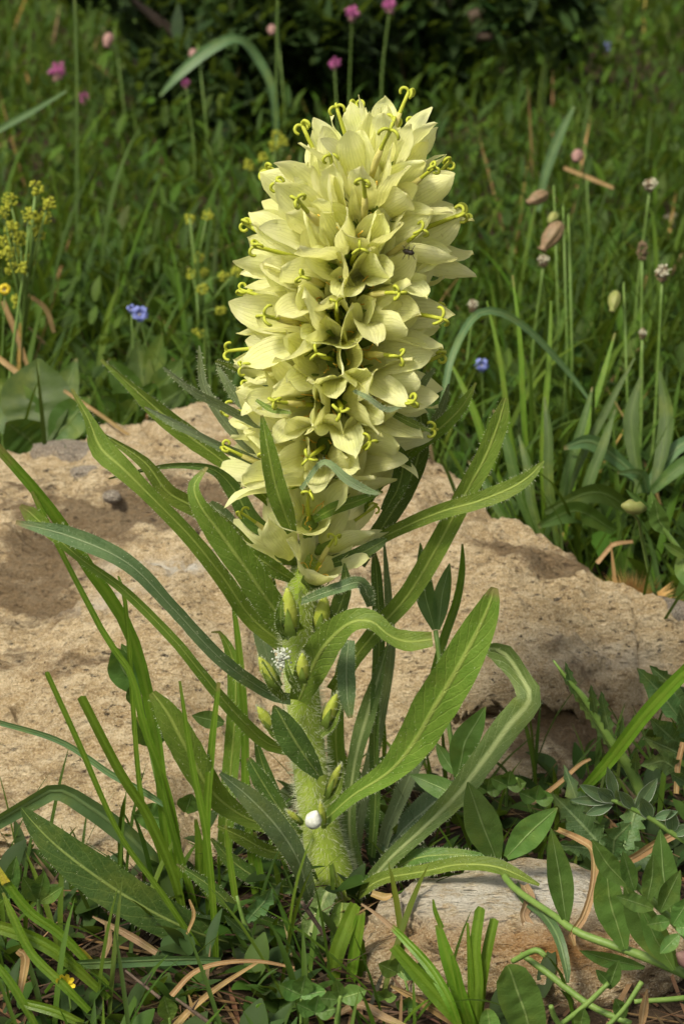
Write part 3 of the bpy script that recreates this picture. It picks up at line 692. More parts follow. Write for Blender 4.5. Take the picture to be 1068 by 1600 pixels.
# ---- leaves of the bellflower, base to tip: (px, py, Y mm, width px)
LEAF = [
 ('leaf', [(455, 1092, -12, 20), (420, 1083, -18, 24), (345, 1030, -34, 27), (270, 950, -44, 26), (200, 880, -50, 33), (110, 838, -52, 36), (25, 816, -52, 8)], 'leaf_blue', (10, 0, -10), .3),
 ('leaf', [(450, 1172, -8, 20), (412, 1158, -14, 26), (356, 1102, -26, 24), (309, 1045, -34, 22), (271, 999, -38, 20), (196, 924, -42, 18), (120, 868, -44, 16), (45, 800, -44, 30), (32, 790, -44, 8)], 'leaf', 15, .3),
 ('leaf', [(446, 1010, 6, 30), (393, 966, 0, 36), (350, 905, -8, 34), (300, 842, -14, 32), (234, 774, -18, 30), (192, 732, -18, 40), (158, 700, -16, 46), (140, 657, -14, 20), (112, 608, -12, 6)], 'leaf', (5, 10, -15), .35),
 ('leaf', [(420, 890, 4, 22), (360, 830, -2, 32), (304, 793, -8, 36), (262, 769, -12, 34), (225, 722, -14, 24), (160, 678, -14, 6)], 'leaf', (20, 0, 20), .5),
 ('leaf', [(462, 990, -16, 34), (430, 955, -22, 50), (385, 890, -30, 58), (345, 835, -34, 56), (312, 790, -36, 32), (303, 758, -34, 20), (324, 730, -30, 5)], 'leaf', (10, 0, 35), .30),
 ('leaf', [(430, 790, 12, 18), (349, 722, 8, 28), (300, 685, 4, 38), (250, 645, 0, 36), (206, 605, -2, 18), (159, 561, -2, 7)], 'leaf', (10, 0, 40), .5),
 ('leaf', [(430, 735, -2, 12), (393, 718, -6, 18), (330, 690, -10, 16), (270, 660, -12, 15), (226, 636, -12, 4)], 'leaf_grey', 30, .3),
 ('leaf', [(430, 680, 0, 12), (403, 664, -4, 15), (346, 634, -12, 17), (300, 610, -18, 14), (255, 574, -22, 5)], 'leaf_grey', 20, .3),
 ('leaf', [(410, 720, 10, 14), (375, 685, 8, 20), (346, 652, 6, 18), (318, 600, 4, 17), (311, 540, 2, 4)], 'leaf_grey', 10, .3),
 ('leaf', [(410, 660, 10, 12), (372, 625, 8, 18), (350, 590, 6, 14), (339, 572, 6, 4)], 'leaf_grey', 20, .3),
 ('leaf', [(400, 590, -6, 8), (378, 578, -12, 14), (336, 564, -18, 4)], 'leaf', 30, .2),
 ('leaf', [(430, 840, 8, 20), (393, 812, 6, 34), (365, 765, 2, 34), (335, 735, -2, 18), (290, 727, -6, 12), (240, 731, -8, 9), (170, 748, -8, 3)], 'leaf_shaded', (0, 20, 40), .4),
 ('leaf', [(420, 890, 10, 30), (375, 845, 10, 40), (345, 805, 10, 36), (328, 785, 10, 12)], 'leaf_blue', 0, .4),
 ('leaf', [(456, 832, -24, 18), (444, 800, -30, 36), (430, 756, -34, 36), (418, 697, -36, 30), (409, 649, -36, 6)], 'leaf', 0, .25),
 ('bract', [(456, 905, -10, 16), (430, 890, -18, 28), (400, 870, -22, 28), (376, 849, -22, 6)], 'leaf', 10, .3),
 ('bract', [(470, 765, -30, 8), (505, 722, -34, 10), (540, 748, -36, 16), (570, 765, -34, 14), (596, 772, -32, 3)], 'leaf_grey', 20, .3),
 ('bract', [(490, 812, -14, 12), (520, 795, -20, 22), (560, 782, -18, 18), (598, 768, -14, 4)], 'leaf', 10, .3),
 ('bract', [(520, 880, -6, 16), (560, 866, -10, 24), (590, 850, -10, 20), (604, 842, -8, 4)], 'leaf_shaded', 10, .3),
 ('bract', [(552, 610, -34, 6), (575, 622, -38, 9), (605, 640, -36, 9), (640, 628, -30, 3)], 'leaf_grey', 20, .2),
 ('bract', [(400, 625, -26, 6), (425, 640, -32, 12), (455, 645, -34, 4)], 'leaf', 10, .2),
 ('bract', [(640, 640, -4, 8), (660, 600, -8, 14), (679, 576, -10, 5)], 'leaf_grey', 20, .3),
 ('bract', [(600, 640, -16, 8), (640, 660, -20, 14), (672, 674, -20, 5)], 'leaf', 20, .3),
 ('leaf', [(548, 880, 8, 18), (601, 838, 0, 22), (684, 801, -12, 27), (740, 785, -18, 30), (790, 766, -22, 31), (825, 745, -24, 22), (849, 720, -24, 4)], 'leaf', (20, 10, 5), .3),
 ('leaf', [(520, 1080, 6, 26), (560, 1020, 4, 28), (601, 971, 2, 32), (640, 926, 0, 36), (684, 852, -4, 38), (727, 771, -8, 36), (758, 714, -10, 36), (780, 657, -12, 32), (789, 622, -12, 10)], 'leaf', (10, 0, -10), .25),
 ('leaf', [(560, 800, 10, 20), (600, 745, 8, 22), (640, 705, 4, 26), (692, 664, 0, 28), (723, 632, -2, 20), (743, 598, -4, 4)], 'leaf', (10, 20), .35),
 ('leaf', [(600, 720, 14, 12), (660, 690, 10, 16), (686, 648, 8, 17), (701, 600, 6, 4)], 'leaf_grey', 25, .3),
 ('leaf', [(560, 880, 14, 26), (605, 811, 12, 32), (629, 771, 12, 36), (652, 715, 12, 36), (657, 655, 12, 26), (640, 620, 12, 5)], 'leaf_shaded', 5, .3),
 ('leaf', [(600, 800, -2, 16), (621, 762, -8, 30), (628, 722, -10, 30), (605, 686, -12, 16), (582, 648, -12, 4)], 'leaf_shaded', (20, 0, 30), .4),
 ('leaf', [(470, 940, -14, 10), (495, 930, -22, 16), (530, 918, -28, 20), (560, 910, -26, 22), (574, 928, -22, 22), (578, 948, -18, 12)], 'leaf_blue', (30, 0), .3),
 ('leaf', [(466, 1096, -16, 34), (488, 1042, -24, 58), (514, 1000, -32, 56), (548, 972, -38, 40), (580, 970, -40, 34), (608, 992, -42, 30), (636, 1002, -42, 38), (675, 999, -42, 26)], 'leaf', (0, 0, 30, 10), .3),
 ('leaf', [(505, 1283, -12, 22), (550, 1243, -22, 28), (608, 1205, -32, 44), (646, 1160, -40, 66), (679, 1104, -46, 76), (713, 1047, -50, 74), (746, 985, -52, 60), (764, 945, -54, 40), (772, 918, -54, 14)], 'leaf', (25, 0, 0), .22),
 ('leaf', [(545, 1000, -18, 20), (541, 1040, -22, 30), (542, 1085, -22, 30), (547, 1122, -22, 8)], 'leaf_blue', 0, .2),
 ('leaf', [(565, 1395, -10, 26), (608, 1343, -14, 28), (660, 1295, -18, 32), (713, 1243, -20, 40), (756, 1186, -20, 46), (794, 1133, -20, 50), (826, 1092, -20, 46), (812, 1058, -14, 34), (786, 1022, -10, 38), (756, 1012, -8, 14)], 'leaf_pale', (0, 0, 10, 50), .25),
 ('leaf', [(548, 1360, 14, 26), (560, 1270, 16, 28), (578, 1200, 18, 24), (594, 1119, 20, 20), (610, 1023, 22, 17), (606, 930, 24, 14), (600, 850, 24, 4)], 'leaf_grey', 10, .3),
 ('leaf', [(580, 1340, 8, 14), (586, 1250, 8, 18), (584, 1166, 8, 17), (586, 1090, 8, 16), (592, 1000, 10, 22), (588, 900, 12, 20), (584, 860, 12, 5)], 'leaf_shaded', 10, .3),
 ('leaf', [(556, 1360, 2, 30), (545, 1290, 2, 26), (552, 1200, 4, 24), (572, 1120, 8, 32), (590, 1060, 8, 20), (604, 1010, 8, 4)], 'leaf_pale', 15, .3),
 ('leaf', [(590, 1370, 8, 14), (603, 1300, 14, 22), (630, 1235, 18, 28), (650, 1190, 20, 22), (668, 1140, 22, 4)], 'leaf_grey', 10, .3),
 ('leaf', [(600, 1330, 10, 14), (640, 1285, 22, 38), (690, 1245, 30, 44), (735, 1218, 34, 14)], 'leaf_blue', (30, 20), .25),
 ('leaf', [(560, 1395, -16, 20), (600, 1372, -26, 24), (656, 1362, -36, 22), (720, 1350, -44, 24), (780, 1355, -50, 26), (842, 1383, -54, 5)], 'leaf', (30, 20), .3),
 ('leaf', [(560, 1385, -6, 16), (610, 1360, -10, 22), (650, 1340, -16, 28), (700, 1335, -20, 22), (750, 1340, -26, 16), (790, 1348, -30, 4)], 'leaf_shaded', (30, 20), .3),
 ('leaf', [(500, 1214, -20, 14), (478, 1185, -26, 40), (455, 1150, -30, 50), (438, 1120, -32, 34), (428, 1102, -32, 6)], 'leaf_shaded', (0, 20), .5),
 ('leaf', [(470, 1305, -12, 18), (412, 1289, -20, 28), (370, 1270, -26, 36), (328, 1233, -34, 52), (290, 1167, -40, 60), (262, 1115, -42, 48), (238, 1082, -42, 16)], 'leaf', (20, 0, 10), .3),
 ('leaf', [(496, 1420, -22, 18), (482, 1395, -28, 26), (466, 1345, -36, 36), (435, 1295, -42, 44), (390, 1247, -46, 40), (344, 1208, -48, 8)], 'leaf_blue', (10, 0), .25),
 ('leaf', [(470, 1310, -2, 14), (430, 1255, -4, 30), (405, 1215, -6, 32), (388, 1184, -6, 10)], 'leaf_shaded', 10, .3),
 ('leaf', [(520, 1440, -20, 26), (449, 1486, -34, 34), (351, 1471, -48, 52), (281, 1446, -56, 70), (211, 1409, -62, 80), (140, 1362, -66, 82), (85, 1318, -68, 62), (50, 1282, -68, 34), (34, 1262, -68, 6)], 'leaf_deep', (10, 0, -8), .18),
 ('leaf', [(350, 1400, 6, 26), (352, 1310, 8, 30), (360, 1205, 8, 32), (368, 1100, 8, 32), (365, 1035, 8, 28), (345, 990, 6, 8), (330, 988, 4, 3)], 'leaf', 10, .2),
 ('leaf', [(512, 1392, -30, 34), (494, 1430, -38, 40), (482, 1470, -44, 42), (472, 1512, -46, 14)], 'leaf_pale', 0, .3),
 ('leaf', [(480, 1460, -30, 14), (420, 1440, -38, 18), (374, 1425, -42, 22), (328, 1385, -46, 26), (276, 1350, -48, 4)], 'leaf_shaded', 15, .3),
 ('leaf', [(480, 1390, -4, 16), (420, 1380, -6, 30), (370, 1352, -8, 32), (330, 1310, -10, 6)], 'leaf_shaded', 15, .3),
 ('leaf', [(470, 1335, -4, 16), (420, 1330, -10, 26), (380, 1310, -14, 28), (340, 1290, -16, 6)], 'leaf', 15, .3),
 ('leaf', [(430, 1060, 16, 26), (410, 1000, 16, 30), (395, 930, 14, 26), (375, 880, 12, 6)], 'leaf_grey', 10, .3),
 ('leaf', [(535, 1410, -30, 30), (532, 1450, -36, 38), (538, 1490, -38, 30), (545, 1520, -38, 8)], 'leaf', 0, .3),
 ('bract', [(446, 1095, -20, 10), (430, 1075, -26, 18), (416, 1050, -28, 14), (410, 1032, -28, 3)], 'leaf', 20, .4),
 ('bract', [(466, 1082, -26, 8), (452, 1055, -30, 12), (446, 1030, -30, 3)], 'leaf', 20, .4),
 ('bract', [(500, 1150, -16, 10), (520, 1130, -22, 14), (532, 1100, -22, 3)], 'leaf', 20, .4),
 ('bract', [(500, 1260, -12, 10), (526, 1235, -16, 16), (536, 1195, -16, 3)], 'leaf', 20, .4),
 ('bract', [(462, 1165, -14, 8), (430, 1148, -22, 14), (412, 1120, -22, 3)], 'leaf', 20, .4),
 ('bract', [(446, 1000, -16, 10), (438, 970, -24, 18), (440, 935, -26, 3)], 'leaf', 20, .4),
 ('leaf', [(500, 1010, -10, 20), (525, 960, -18, 30), (540, 915, -20, 24), (538, 880, -20, 4)], 'leaf_shaded', 20, .4),
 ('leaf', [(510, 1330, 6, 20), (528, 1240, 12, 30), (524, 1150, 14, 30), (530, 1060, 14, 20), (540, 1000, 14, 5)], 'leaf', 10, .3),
 ('leaf', [(478, 1330, 8, 18), (440, 1270, 12, 26), (412, 1200, 14, 24), (398, 1150, 14, 5)], 'leaf_shaded', 10, .3),
]
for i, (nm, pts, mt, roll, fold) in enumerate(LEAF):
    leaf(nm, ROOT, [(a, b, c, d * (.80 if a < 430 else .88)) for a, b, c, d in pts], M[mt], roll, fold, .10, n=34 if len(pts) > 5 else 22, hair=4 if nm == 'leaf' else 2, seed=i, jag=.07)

# ---- buds on the bare part of the stem, spittle and petals peeping low
def bud(b, t, wpx, Y=-20, nm='bud'):
    B, T = at(*b, Y), at(*t, Y - 3); L = (T - B).length; r = .37 * wpx * pxm(B) / L
    o = lathe(nm, ROOT, B, T, [(0, r * .45), (.12, r * .8), (.35, r), (.6, r * .95), (.8, r * .65), (.93, r * .32), (1, r * .05)], M['bud'], 15, .06, 5, b[0])
    d = (T - B); hi = [(v.co.copy(), (v.co - (B + d * max(0, min(1, (v.co - B).dot(d) / d.length_squared)))) + d * .1) for v in o.data.vertices for _ in range(2)]
    hairs('bud_hair', [(a_ + d * random.uniform(-.04, .04), b_ + Vector([random.uniform(-.3, .3) * L * .2 for _ in range(3)])) for a_, b_ in hi if b_.length > 1e-6], o, .0016, .00010)
    for k in range(4):                              # green sepals clasping the bud
        a = k * 1.57 + .6; sd_ = d.orthogonal().normalized(); sd_.rotate(Quaternion(d.normalized(), a)); tn = d.normalized().cross(sd_)
        V = []; F = []; n_ = 7
        for i in range(n_):
            u = i / (n_ - 1); c = B - d * .08 + d * (.7 * u) + sd_ * (L * r * (1.08 * math.sin(min(1, .25 + u * 1.3) * 1.57)) )
            w_ = L * r * .8 * (1 - u) ** .7
            V += [c - tn * w_, c + sd_ * L * .02, c + tn * w_]
        for i in range(n_ - 1):
            for j in (0, 1): F.append((i * 3 + j, i * 3 + j + 1, i * 3 + j + 4, i * 3 + j + 3))
        mk('sepal', V, F, M['calyx'], o)
    return o
bud((432, 1072), (404, 1026), 28, -24); bud((474, 1062), (472, 1020), 26, -28); bud((428, 1140), (402, 1104), 24, -20); bud((508, 1130), (526, 1084), 26, -20)
bud((512, 1240), (532, 1194), 18, -14); bud((506, 1290), (500, 1252), 14, -16); bud((470, 1285), (448, 1266), 14, -14); bud((455, 985), (449, 918), 34, -22)
bud((425, 925), (405, 875), 26, -8); bud((500, 985), (508, 930), 34, -14)
# spittle foam is a thing of its own sitting between the buds
bm = bmesh.new()
for k in range(170):
    a = random.uniform(0, 1); p = at(440 + random.gauss(0, 5), 1018 + 26 * a + random.gauss(0, 4), -17 - random.uniform(0, 4))
    bmesh.ops.create_icosphere(bm, subdivisions=1, radius=random.uniform(.00025, .0007), matrix=Matrix.Translation(p))
me = bpy.data.meshes.new('spittle_foam'); bm.to_mesh(me); bm.free(); me.materials.append(M['foam']); me.polygons.foreach_set("use_smooth", np.ones(len(me.polygons), dtype=bool))
tag(link('spittle_foam', me), 'white spittle foam clinging to the stem between two yellow buds', 'foam')
# snail: shell whorl
c = at(490, 1281, -26); T = Vector((.15, -.3, .95)).normalized()
sn = thing('snail', c, 'tiny whitish snail stuck to the stem above its base', 'snail')
lathe('shell', sn, at(486, 1293, -25), at(494, 1267, -27), [(0, .04), (.06, .20), (.18, .33), (.36, .40), (.55, .385), (.58, .365), (.72, .29), (.75, .27), (.87, .17), (.89, .155), (1, .03)], M['snail'], 16, .03, 4, 2)
lathe('shell_mouth', sn, at(487, 1290, -28), at(491, 1288, -28.4), [(0, .1), (.3, .3), (.7, .3), (1, .1)], M['snail'], 8)
# insect on the spike
c = at(638, 394, -28)
fl = thing('fly', c, 'small dark fly perched on the petals of the spike', 'insect')
lathe('body', fl, c + Vector((-.0022, 0, .0006)), c + Vector((.0020, -.0008, -.0004)), [(0, .05), (.15, .2), (.4, .25), (.55, .18), (.7, .24), (.85, .2), (1, .05)], M['insect'], 10)
for k in range(6):
    s_ = 1 if k % 2 else -1; x_ = (-.001 + .001 * (k // 2))
    V, F = tube_vf([c + Vector((x_, -.0003, 0)), c + Vector((x_ * 1.6, -.0016, .0016 * s_ + .0004)), c + Vector((x_ * 2.3, -.0004, .0026 * s_))], [.00016, .00014, .0001], 5); mk('leg', V, F, M['insect'], fl)

# ================================================================== NEIGHBOURS IN FRONT
def blades(name, label, cat, defs, loc, hair=0, part='blade', group=None):
    t = thing(name, loc, label, cat, group)
    for i, d in enumerate(defs):
        pts, mt = d[0], d[1]; kw = d[2] if len(d) > 2 else {}
        leaf(kw.get('nm', part), t, pts, M[mt], kw.get('roll', 15), kw.get('fold', .35), kw.get('wave', .02), kw.get('n', 22), 5, 0, kw.get('teeth'), kw.get('jag', .02), seed=hash(name) % 97 + i, cut=kw.get('cut', False))
    return t
CUT = {'cut': True}
blades('grass_tuft', 'tuft of tall narrow grass beside the left of the plant with clipped blades', 'grass', [
    ([(290, 1490, -20, 10), (262, 1330, -16, 15), (245, 1160, -14, 18), (206, 994, -16, 19), (136, 882, -22, 20), (98, 821, -26, 19), (51, 760, -30, 17), (-10, 692, -34, 14)], 'grass'),
    ([(296, 1490, -22, 8), (280, 1380, -24, 12), (276, 1308, -26, 13), (257, 1223, -28, 13), (225, 1134, -30, 12), (206, 1055, -30, 11), (168, 999, -30, 10), (140, 947, -30, 9), (101, 872, -30, 8), (66, 800, -30, 10), (50, 768, -30, 5)], 'grass'),
    ([(335, 1520, -60, 10), (257, 1401, -62, 9), (187, 1303, -64, 8), (122, 1158, -66, 9), (73, 1050, -68, 8)], 'grass', CUT),
    ([(300, 1500, -40, 10), (276, 1383, -44, 14), (234, 1280, -48, 15), (187, 1205, -52, 15), (126, 1086, -56, 14)], 'grass', CUT),
    ([(338, 1515, -60, 9), (335, 1440, -62, 10), (323, 1308, -64, 11), (300, 1191, -64, 10), (281, 1064, -64, 4)], 'grass'),
    ([(330, 1490, -30, 9), (323, 1308, -34, 12), (330, 1177, -36, 12), (342, 1066, -36, 6)], 'grass'),
    ([(400, 1400, -6, 12), (385, 1250, -4, 13), (382, 1120, -2, 12), (372, 1000, -2, 10), (362, 930, -2, 4)], 'grass'),
    ([(315, 1480, -24, 9), (300, 1400, -26, 11), (268, 1290, -28, 10), (240, 1180, -28, 9), (215, 1120, -28, 5)], 'grass'),
    ([(300, 1470, -10, 10), (310, 1400, -10, 14), (312, 1330, -10, 14), (306, 1280, -10, 5)], 'grass'),
    ([(360, 1490, -40, 8), (368, 1420, -42, 10), (360, 1350, -42, 10), (352, 1290, -42, 4)], 'grass'),
    ([(440, 1470, -14, 9), (420, 1420, -12, 10), (404, 1350, -10, 11), (398, 1300, -10, 6)], 'grass'),
    ([(268, 1420, -20, 7), (250, 1330, -22, 9), (220, 1240, -22, 8), (198, 960, -24, 7), (185, 900, -24, 3)], 'grass'),
], at(310, 1495, -30))
blades('lone_grass', 'long blue green grass blade arching over the left foot of the boulder', 'grass', [
    ([(280, 1440, -14, 16), (262, 1392, -16, 26), (243, 1354, -18, 30), (201, 1308, -20, 32), (140, 1262, -24, 30), (90, 1236, -26, 26), (47, 1256, -26, 24), (-10, 1288, -26, 20)], 'grass_blue', {'roll': (10, 20, 40)})], at(280, 1440, -14))
blades('lone_grass', 'pale thin grass strand lying slanting across the boulder front', 'grass', [
    ([(262, 1262, -20, 5), (230, 1240, -18, 10), (173, 1209, -14, 10), (94, 1158, -10, 9), (-10, 1126, -8, 8)], 'grass_blue', {'roll': 30})], at(262, 1262, -20))
blades('lone_grass', 'single green blade lying level under the big dark leaf', 'grass', [
    ([(345, 1500, -92, 8), (290, 1500, -96, 14), (200, 1503, -100, 16), (130, 1506, -102, 14), (108, 1505, -102, 3)], 'grass_blue', {'roll': 30})], at(345, 1500, -92))
blades('grass_tuft', 'leaning grass tuft with yellow tips in the dark corner soil', 'grass', [
    ([(170, 1560, -110, 10), (94, 1492, -112, 20), (40, 1462, -112, 22), (-10, 1446, -112, 20)], 'grass'),
    ([(170, 1540, -100, 8), (100, 1465, -100, 14), (47, 1425, -100, 16), (8, 1376, -100, 14)], 'grass'),
    ([(10, 1380, -101, 14), (0, 1362, -101, 10), (-8, 1345, -101, 4)], 'yellowed'),
    ([(140, 1580, -120, 10), (100, 1540, -120, 14), (50, 1490, -118, 14), (20, 1430, -116, 12), (5, 1395, -114, 4)], 'grass'),
    ([(130, 1600, -132, 12), (85, 1580, -132, 16), (40, 1568, -130, 14)], 'grass', CUT),
    ([(150, 1520, -94, 6), (115, 1475, -94, 9), (70, 1434, -92, 8)], 'grass', CUT),
    ([(145, 1505, -96, 10), (125, 1488, -96, 14), (108, 1478, -96, 6)], 'yellowed'),
    ([(60, 1610, -130, 10), (20, 1540, -128, 14), (-20, 1490, -126, 10)], 'grass'),
    ([(30, 1560, -120, 8), (40, 1500, -118, 14), (28, 1485, -118, 10)], 'straw'),
], at(140, 1580, -115))
blades('grass_tuft', 'clipped tuft of broad bright grass before the stained stone', 'grass', [
    ([(735, 1612, -125, 18), (700, 1575, -124, 24), (660, 1530, -122, 24), (614, 1478, -120, 16)], 'grass', {'cut': True, 'roll': 25}),
    ([(740, 1612, -122, 16), (720, 1560, -118, 22), (700, 1500, -116, 22), (684, 1445, -114, 10)], 'grass'),
    ([(742, 1612, -120, 16), (745, 1540, -118, 20), (742, 1480, -116, 18), (750, 1418, -114, 16)], 'grass', CUT),
    ([(746, 1612, -118, 12), (752, 1540, -116, 16), (762, 1480, -114, 16), (773, 1433, -112, 14)], 'grass', CUT),
    ([(735, 1612, -119, 10), (735, 1530, -117, 10), (730, 1442, -115, 4)], 'grass'),
    ([(720, 1612, -127, 10), (700, 1560, -126, 16), (670, 1510, -120, 16), (633, 1469, -112, 12), (612, 1448, -106, 9)], 'grass', {'roll': 25}),
    ([(616, 1452, -106, 9), (590, 1430, -102, 6), (564, 1412, -98, 3)], 'dead', {'roll': 25}),
    ([(690, 1450, -114, 8), (680, 1425, -114, 7), (676, 1405, -114, 3)], 'grass'),
    ([(740, 1612, -124, 12), (725, 1570, -128, 12), (714, 1520, -130, 11), (705, 1490, -130, 5)], 'grass'),
    ([(738, 1612, -110, 12), (700, 1590, -108, 14), (650, 1560, -106, 12), (610, 1540, -104, 4)], 'straw', {'roll': 40}),
], at(738, 1608, -120))
blades('grass_tuft', 'short clipped grass standing right against the plant base', 'grass', [
    ([(520, 1560, -70, 14), (524, 1500, -70, 24), (545, 1440, -68, 24), (556, 1412, -68, 18)], 'grass', CUT),
    ([(545, 1560, -70, 12), (552, 1500, -70, 18), (560, 1450, -70, 18), (564, 1425, -70, 14)], 'grass', CUT),
    ([(560, 1560, -66, 10), (566, 1510, -66, 14), (564, 1470, -66, 10)], 'grass', CUT),
    ([(416, 1620, -130, 14), (412, 1590, -130, 16), (406, 1566, -130, 14)], 'grass', CUT),
], at(540, 1560, -70))
blades('lone_grass', 'broad grass blade slanting up across the boulder at the thistle', 'grass', [
    ([(905, 1240, 20, 12), (950, 1190, 10, 20), (1000, 1125, -6, 22), (1040, 1080, -16, 22), (1090, 1030, -26, 20)], 'grass', {'roll': 10})], at(905, 1240, 20))
blades('lone_grass', 'thin dark green blade rising behind the largest curved leaf', 'grass', [
    ([(640, 1230, 30, 10), (668, 1100, 28, 13), (690, 1010, 28, 14), (713, 942, 28, 13), (722, 890, 28, 10), (722, 850, 28, 3)], 'grass', {'roll': 30})], at(640, 1230, 30))
blades('lone_grass', 'narrow blue green blade drooping over the stained stone', 'grass', [
    ([(790, 1350, -20, 8), (815, 1400, -60, 14), (850, 1430, -80, 16), (872, 1465, -96, 16), (884, 1510, -104, 13), (886, 1536, -106, 4)], 'grass_blue', {'roll': 10})], at(790, 1350, -20))

# dry straws, each lying on its own
def straw(label, pts, mt='straw', nm='dry_straw'):
    t = thing(nm, at(*pts[0][:3]), label, 'straw'); leaf('blade', t, pts, M[mt], 20, .5, .03, 20, 5, seed=len(label)); return t
straw('bent orange straw hanging over the right of the stained stone', [(870, 1296, -40, 8), (905, 1312, -60, 11), (926, 1330, -70, 12), (926, 1380, -84, 12), (912, 1430, -92, 12), (892, 1462, -96, 11), (897, 1478, -97, 4)])
straw('tan straw leaning on the boulder under the thistle', [(830, 1256, 20, 8), (870, 1226, 40, 7), (905, 1195, 52, 6), (922, 1186, 56, 4)])
straw('pale straw curving out of the litter below the plant', [(268, 1612, -150, 13), (300, 1576, -140, 10), (345, 1540, -126, 8), (402, 1504, -110, 4)])
straw('brown straw curling along the ground under the clipped grass tuft', [(268, 1556, -120, 9), (300, 1522, -112, 8), (340, 1506, -106, 7), (400, 1502, -100, 6), (460, 1512, -96, 4)])
straw('rusty dead blade lying under the big dark leaf', [(245, 1488, -86, 10), (200, 1460, -82, 12), (145, 1432, -78, 3)], 'dead')
straw('brown dead blade standing in the soil below the big dark leaf', [(160, 1500, -90, 8), (170, 1470, -88, 12), (168, 1440, -86, 8)], 'dead')
straw('crisp brown leaf scrap dangling from the low leaf over the stone', [(818, 1382, -56, 12), (826, 1405, -66, 18), (818, 1430, -74, 14), (828, 1456, -80, 18), (820, 1470, -84, 5)], 'dead', 'dead_leaf')
straw('papery straw scrap caught beside the stem base', [(580, 1396, -34, 10), (600, 1402, -36, 12), (612, 1398, -36, 5)], 'straw')
straw('orange straws crossing behind the silver edged leaflets', [(1080, 1290, -60, 12), (1030, 1315, -56, 14), (990, 1340, -50, 14), (960, 1352, -46, 6)])
straw('upright rusty straw behind the toothed leaves at the boulder end', [(1056, 1240, 10, 8), (1058, 1200, 14, 9), (1066, 1160, 16, 8)])
straw('dry brown stem fallen on the litter beneath the stone', [(520, 1590, -140, 6), (560, 1570, -134, 12), (600, 1590, -140, 12), (640, 1606, -146, 5)], 'dead')
straw('dead grass piece standing behind the level blade', [(292, 1460, -70, 4), (303, 1430, -70, 6), (296, 1405, -70, 3)])

# smooth-leaved campion on the right
def sprig(name, label, cat, stems, leaves, loc, stem_m='greenstem', extra=None):
    t = thing(name, loc, label, cat)
    for s_ in stems: stalk('stem', t, s_, M[stem_m], 16, 8)
    for i, l_ in enumerate(leaves):
        pts, mt = l_[0], l_[1]; kw = l_[2] if len(l_) > 2 else {}
        leaf('leaf', t, pts, M[mt], kw.get('roll', 0), kw.get('fold', .3), kw.get('wave', .05), kw.get('n', 24), 9, kw.get('hair', 0), kw.get('teeth'), kw.get('jag', .02), seed=i + len(label))
    if extra: extra(t)
    return t
def ov(b, t, w, Y0, Y1, mid=None):          # ovate leaf from base pixel to tip pixel
    mx, my = ((b[0] + t[0]) / 2, (b[1] + t[1]) / 2) if mid is None else mid
    l = lambda p, q, f: p + (q - p) * f
    q1 = (l(b[0], mx, .5), l(b[1], my, .5)); q2 = (l(mx, t[0], .55), l(my, t[1], .55))
    return [(*b, Y0, w * .22), (*q1, l(Y0, Y1, .25), w * .8), (mx, my, l(Y0, Y1, .5), w), (*q2, l(Y0, Y1, .8), w * .66), (*t, Y1, w * .05)]
sprig('campion_plant', 'smooth leaved plant with pale ribs sprawling over the stained stone', 'plant',
    [[(1085, 1530, -110, 17), (1040, 1508, -108, 17), (979, 1485, -104, 15), (904, 1458, -96, 13), (867, 1432, -86, 11), (800, 1385, -60, 11), (775, 1345, -40, 10)],
     [(775, 1345, -40, 10), (740, 1270, -20, 10), (716, 1215, -6, 9), (700, 1130, 4, 8), (680, 985, 10, 8)]],
    [(ov((776, 1346), (730, 1222), 56, -42, -60, (752, 1285)), 'smooth'), (ov((790, 1340), (870, 1262), 46, -44, -56, (828, 1300)), 'smooth'),
     (ov((884, 1442), (860, 1294), 40, -90, -96, (874, 1370)), 'smooth', {'wave': .12}), (ov((975, 1484), (944, 1343), 50, -106, -112, (952, 1410)), 'smooth_light', {'roll': 10}),
     (ov((1056, 1512), (974, 1382), 52, -110, -114, (1006, 1446)), 'smooth_light'), (ov((1052, 1516), (999, 1415), 30, -118, -122, (1024, 1470)), 'smooth_light', {'roll': 20}),
     (ov((1006, 1512), (904, 1485), 24, -104, -116, (950, 1500)), 'smooth', {'roll': 25}), (ov((714, 1216), (758, 1104), 44, -6, -14, (726, 1160)), 'smooth'), (ov((712, 1210), (680, 1160), 22, -4, 0, (698, 1190)), 'smooth'),
     (ov((678, 984), (656, 848), 30, 10, 14, (664, 930)), 'smooth'), (ov((684, 984), (702, 880), 26, 10, 16, (690, 930)), 'smooth'), (ov((735, 1260), (640, 1210), 34, -14, 6, (690, 1232)), 'smooth')],
    at(1085, 1530, -110))
def berry(t):
    lathe('bud', t, at(1090, 1510, -112), at(1056, 1490, -114), [(0, .2), (.3, .32), (.7, .28), (1, .05)], M['mauve'], 12)
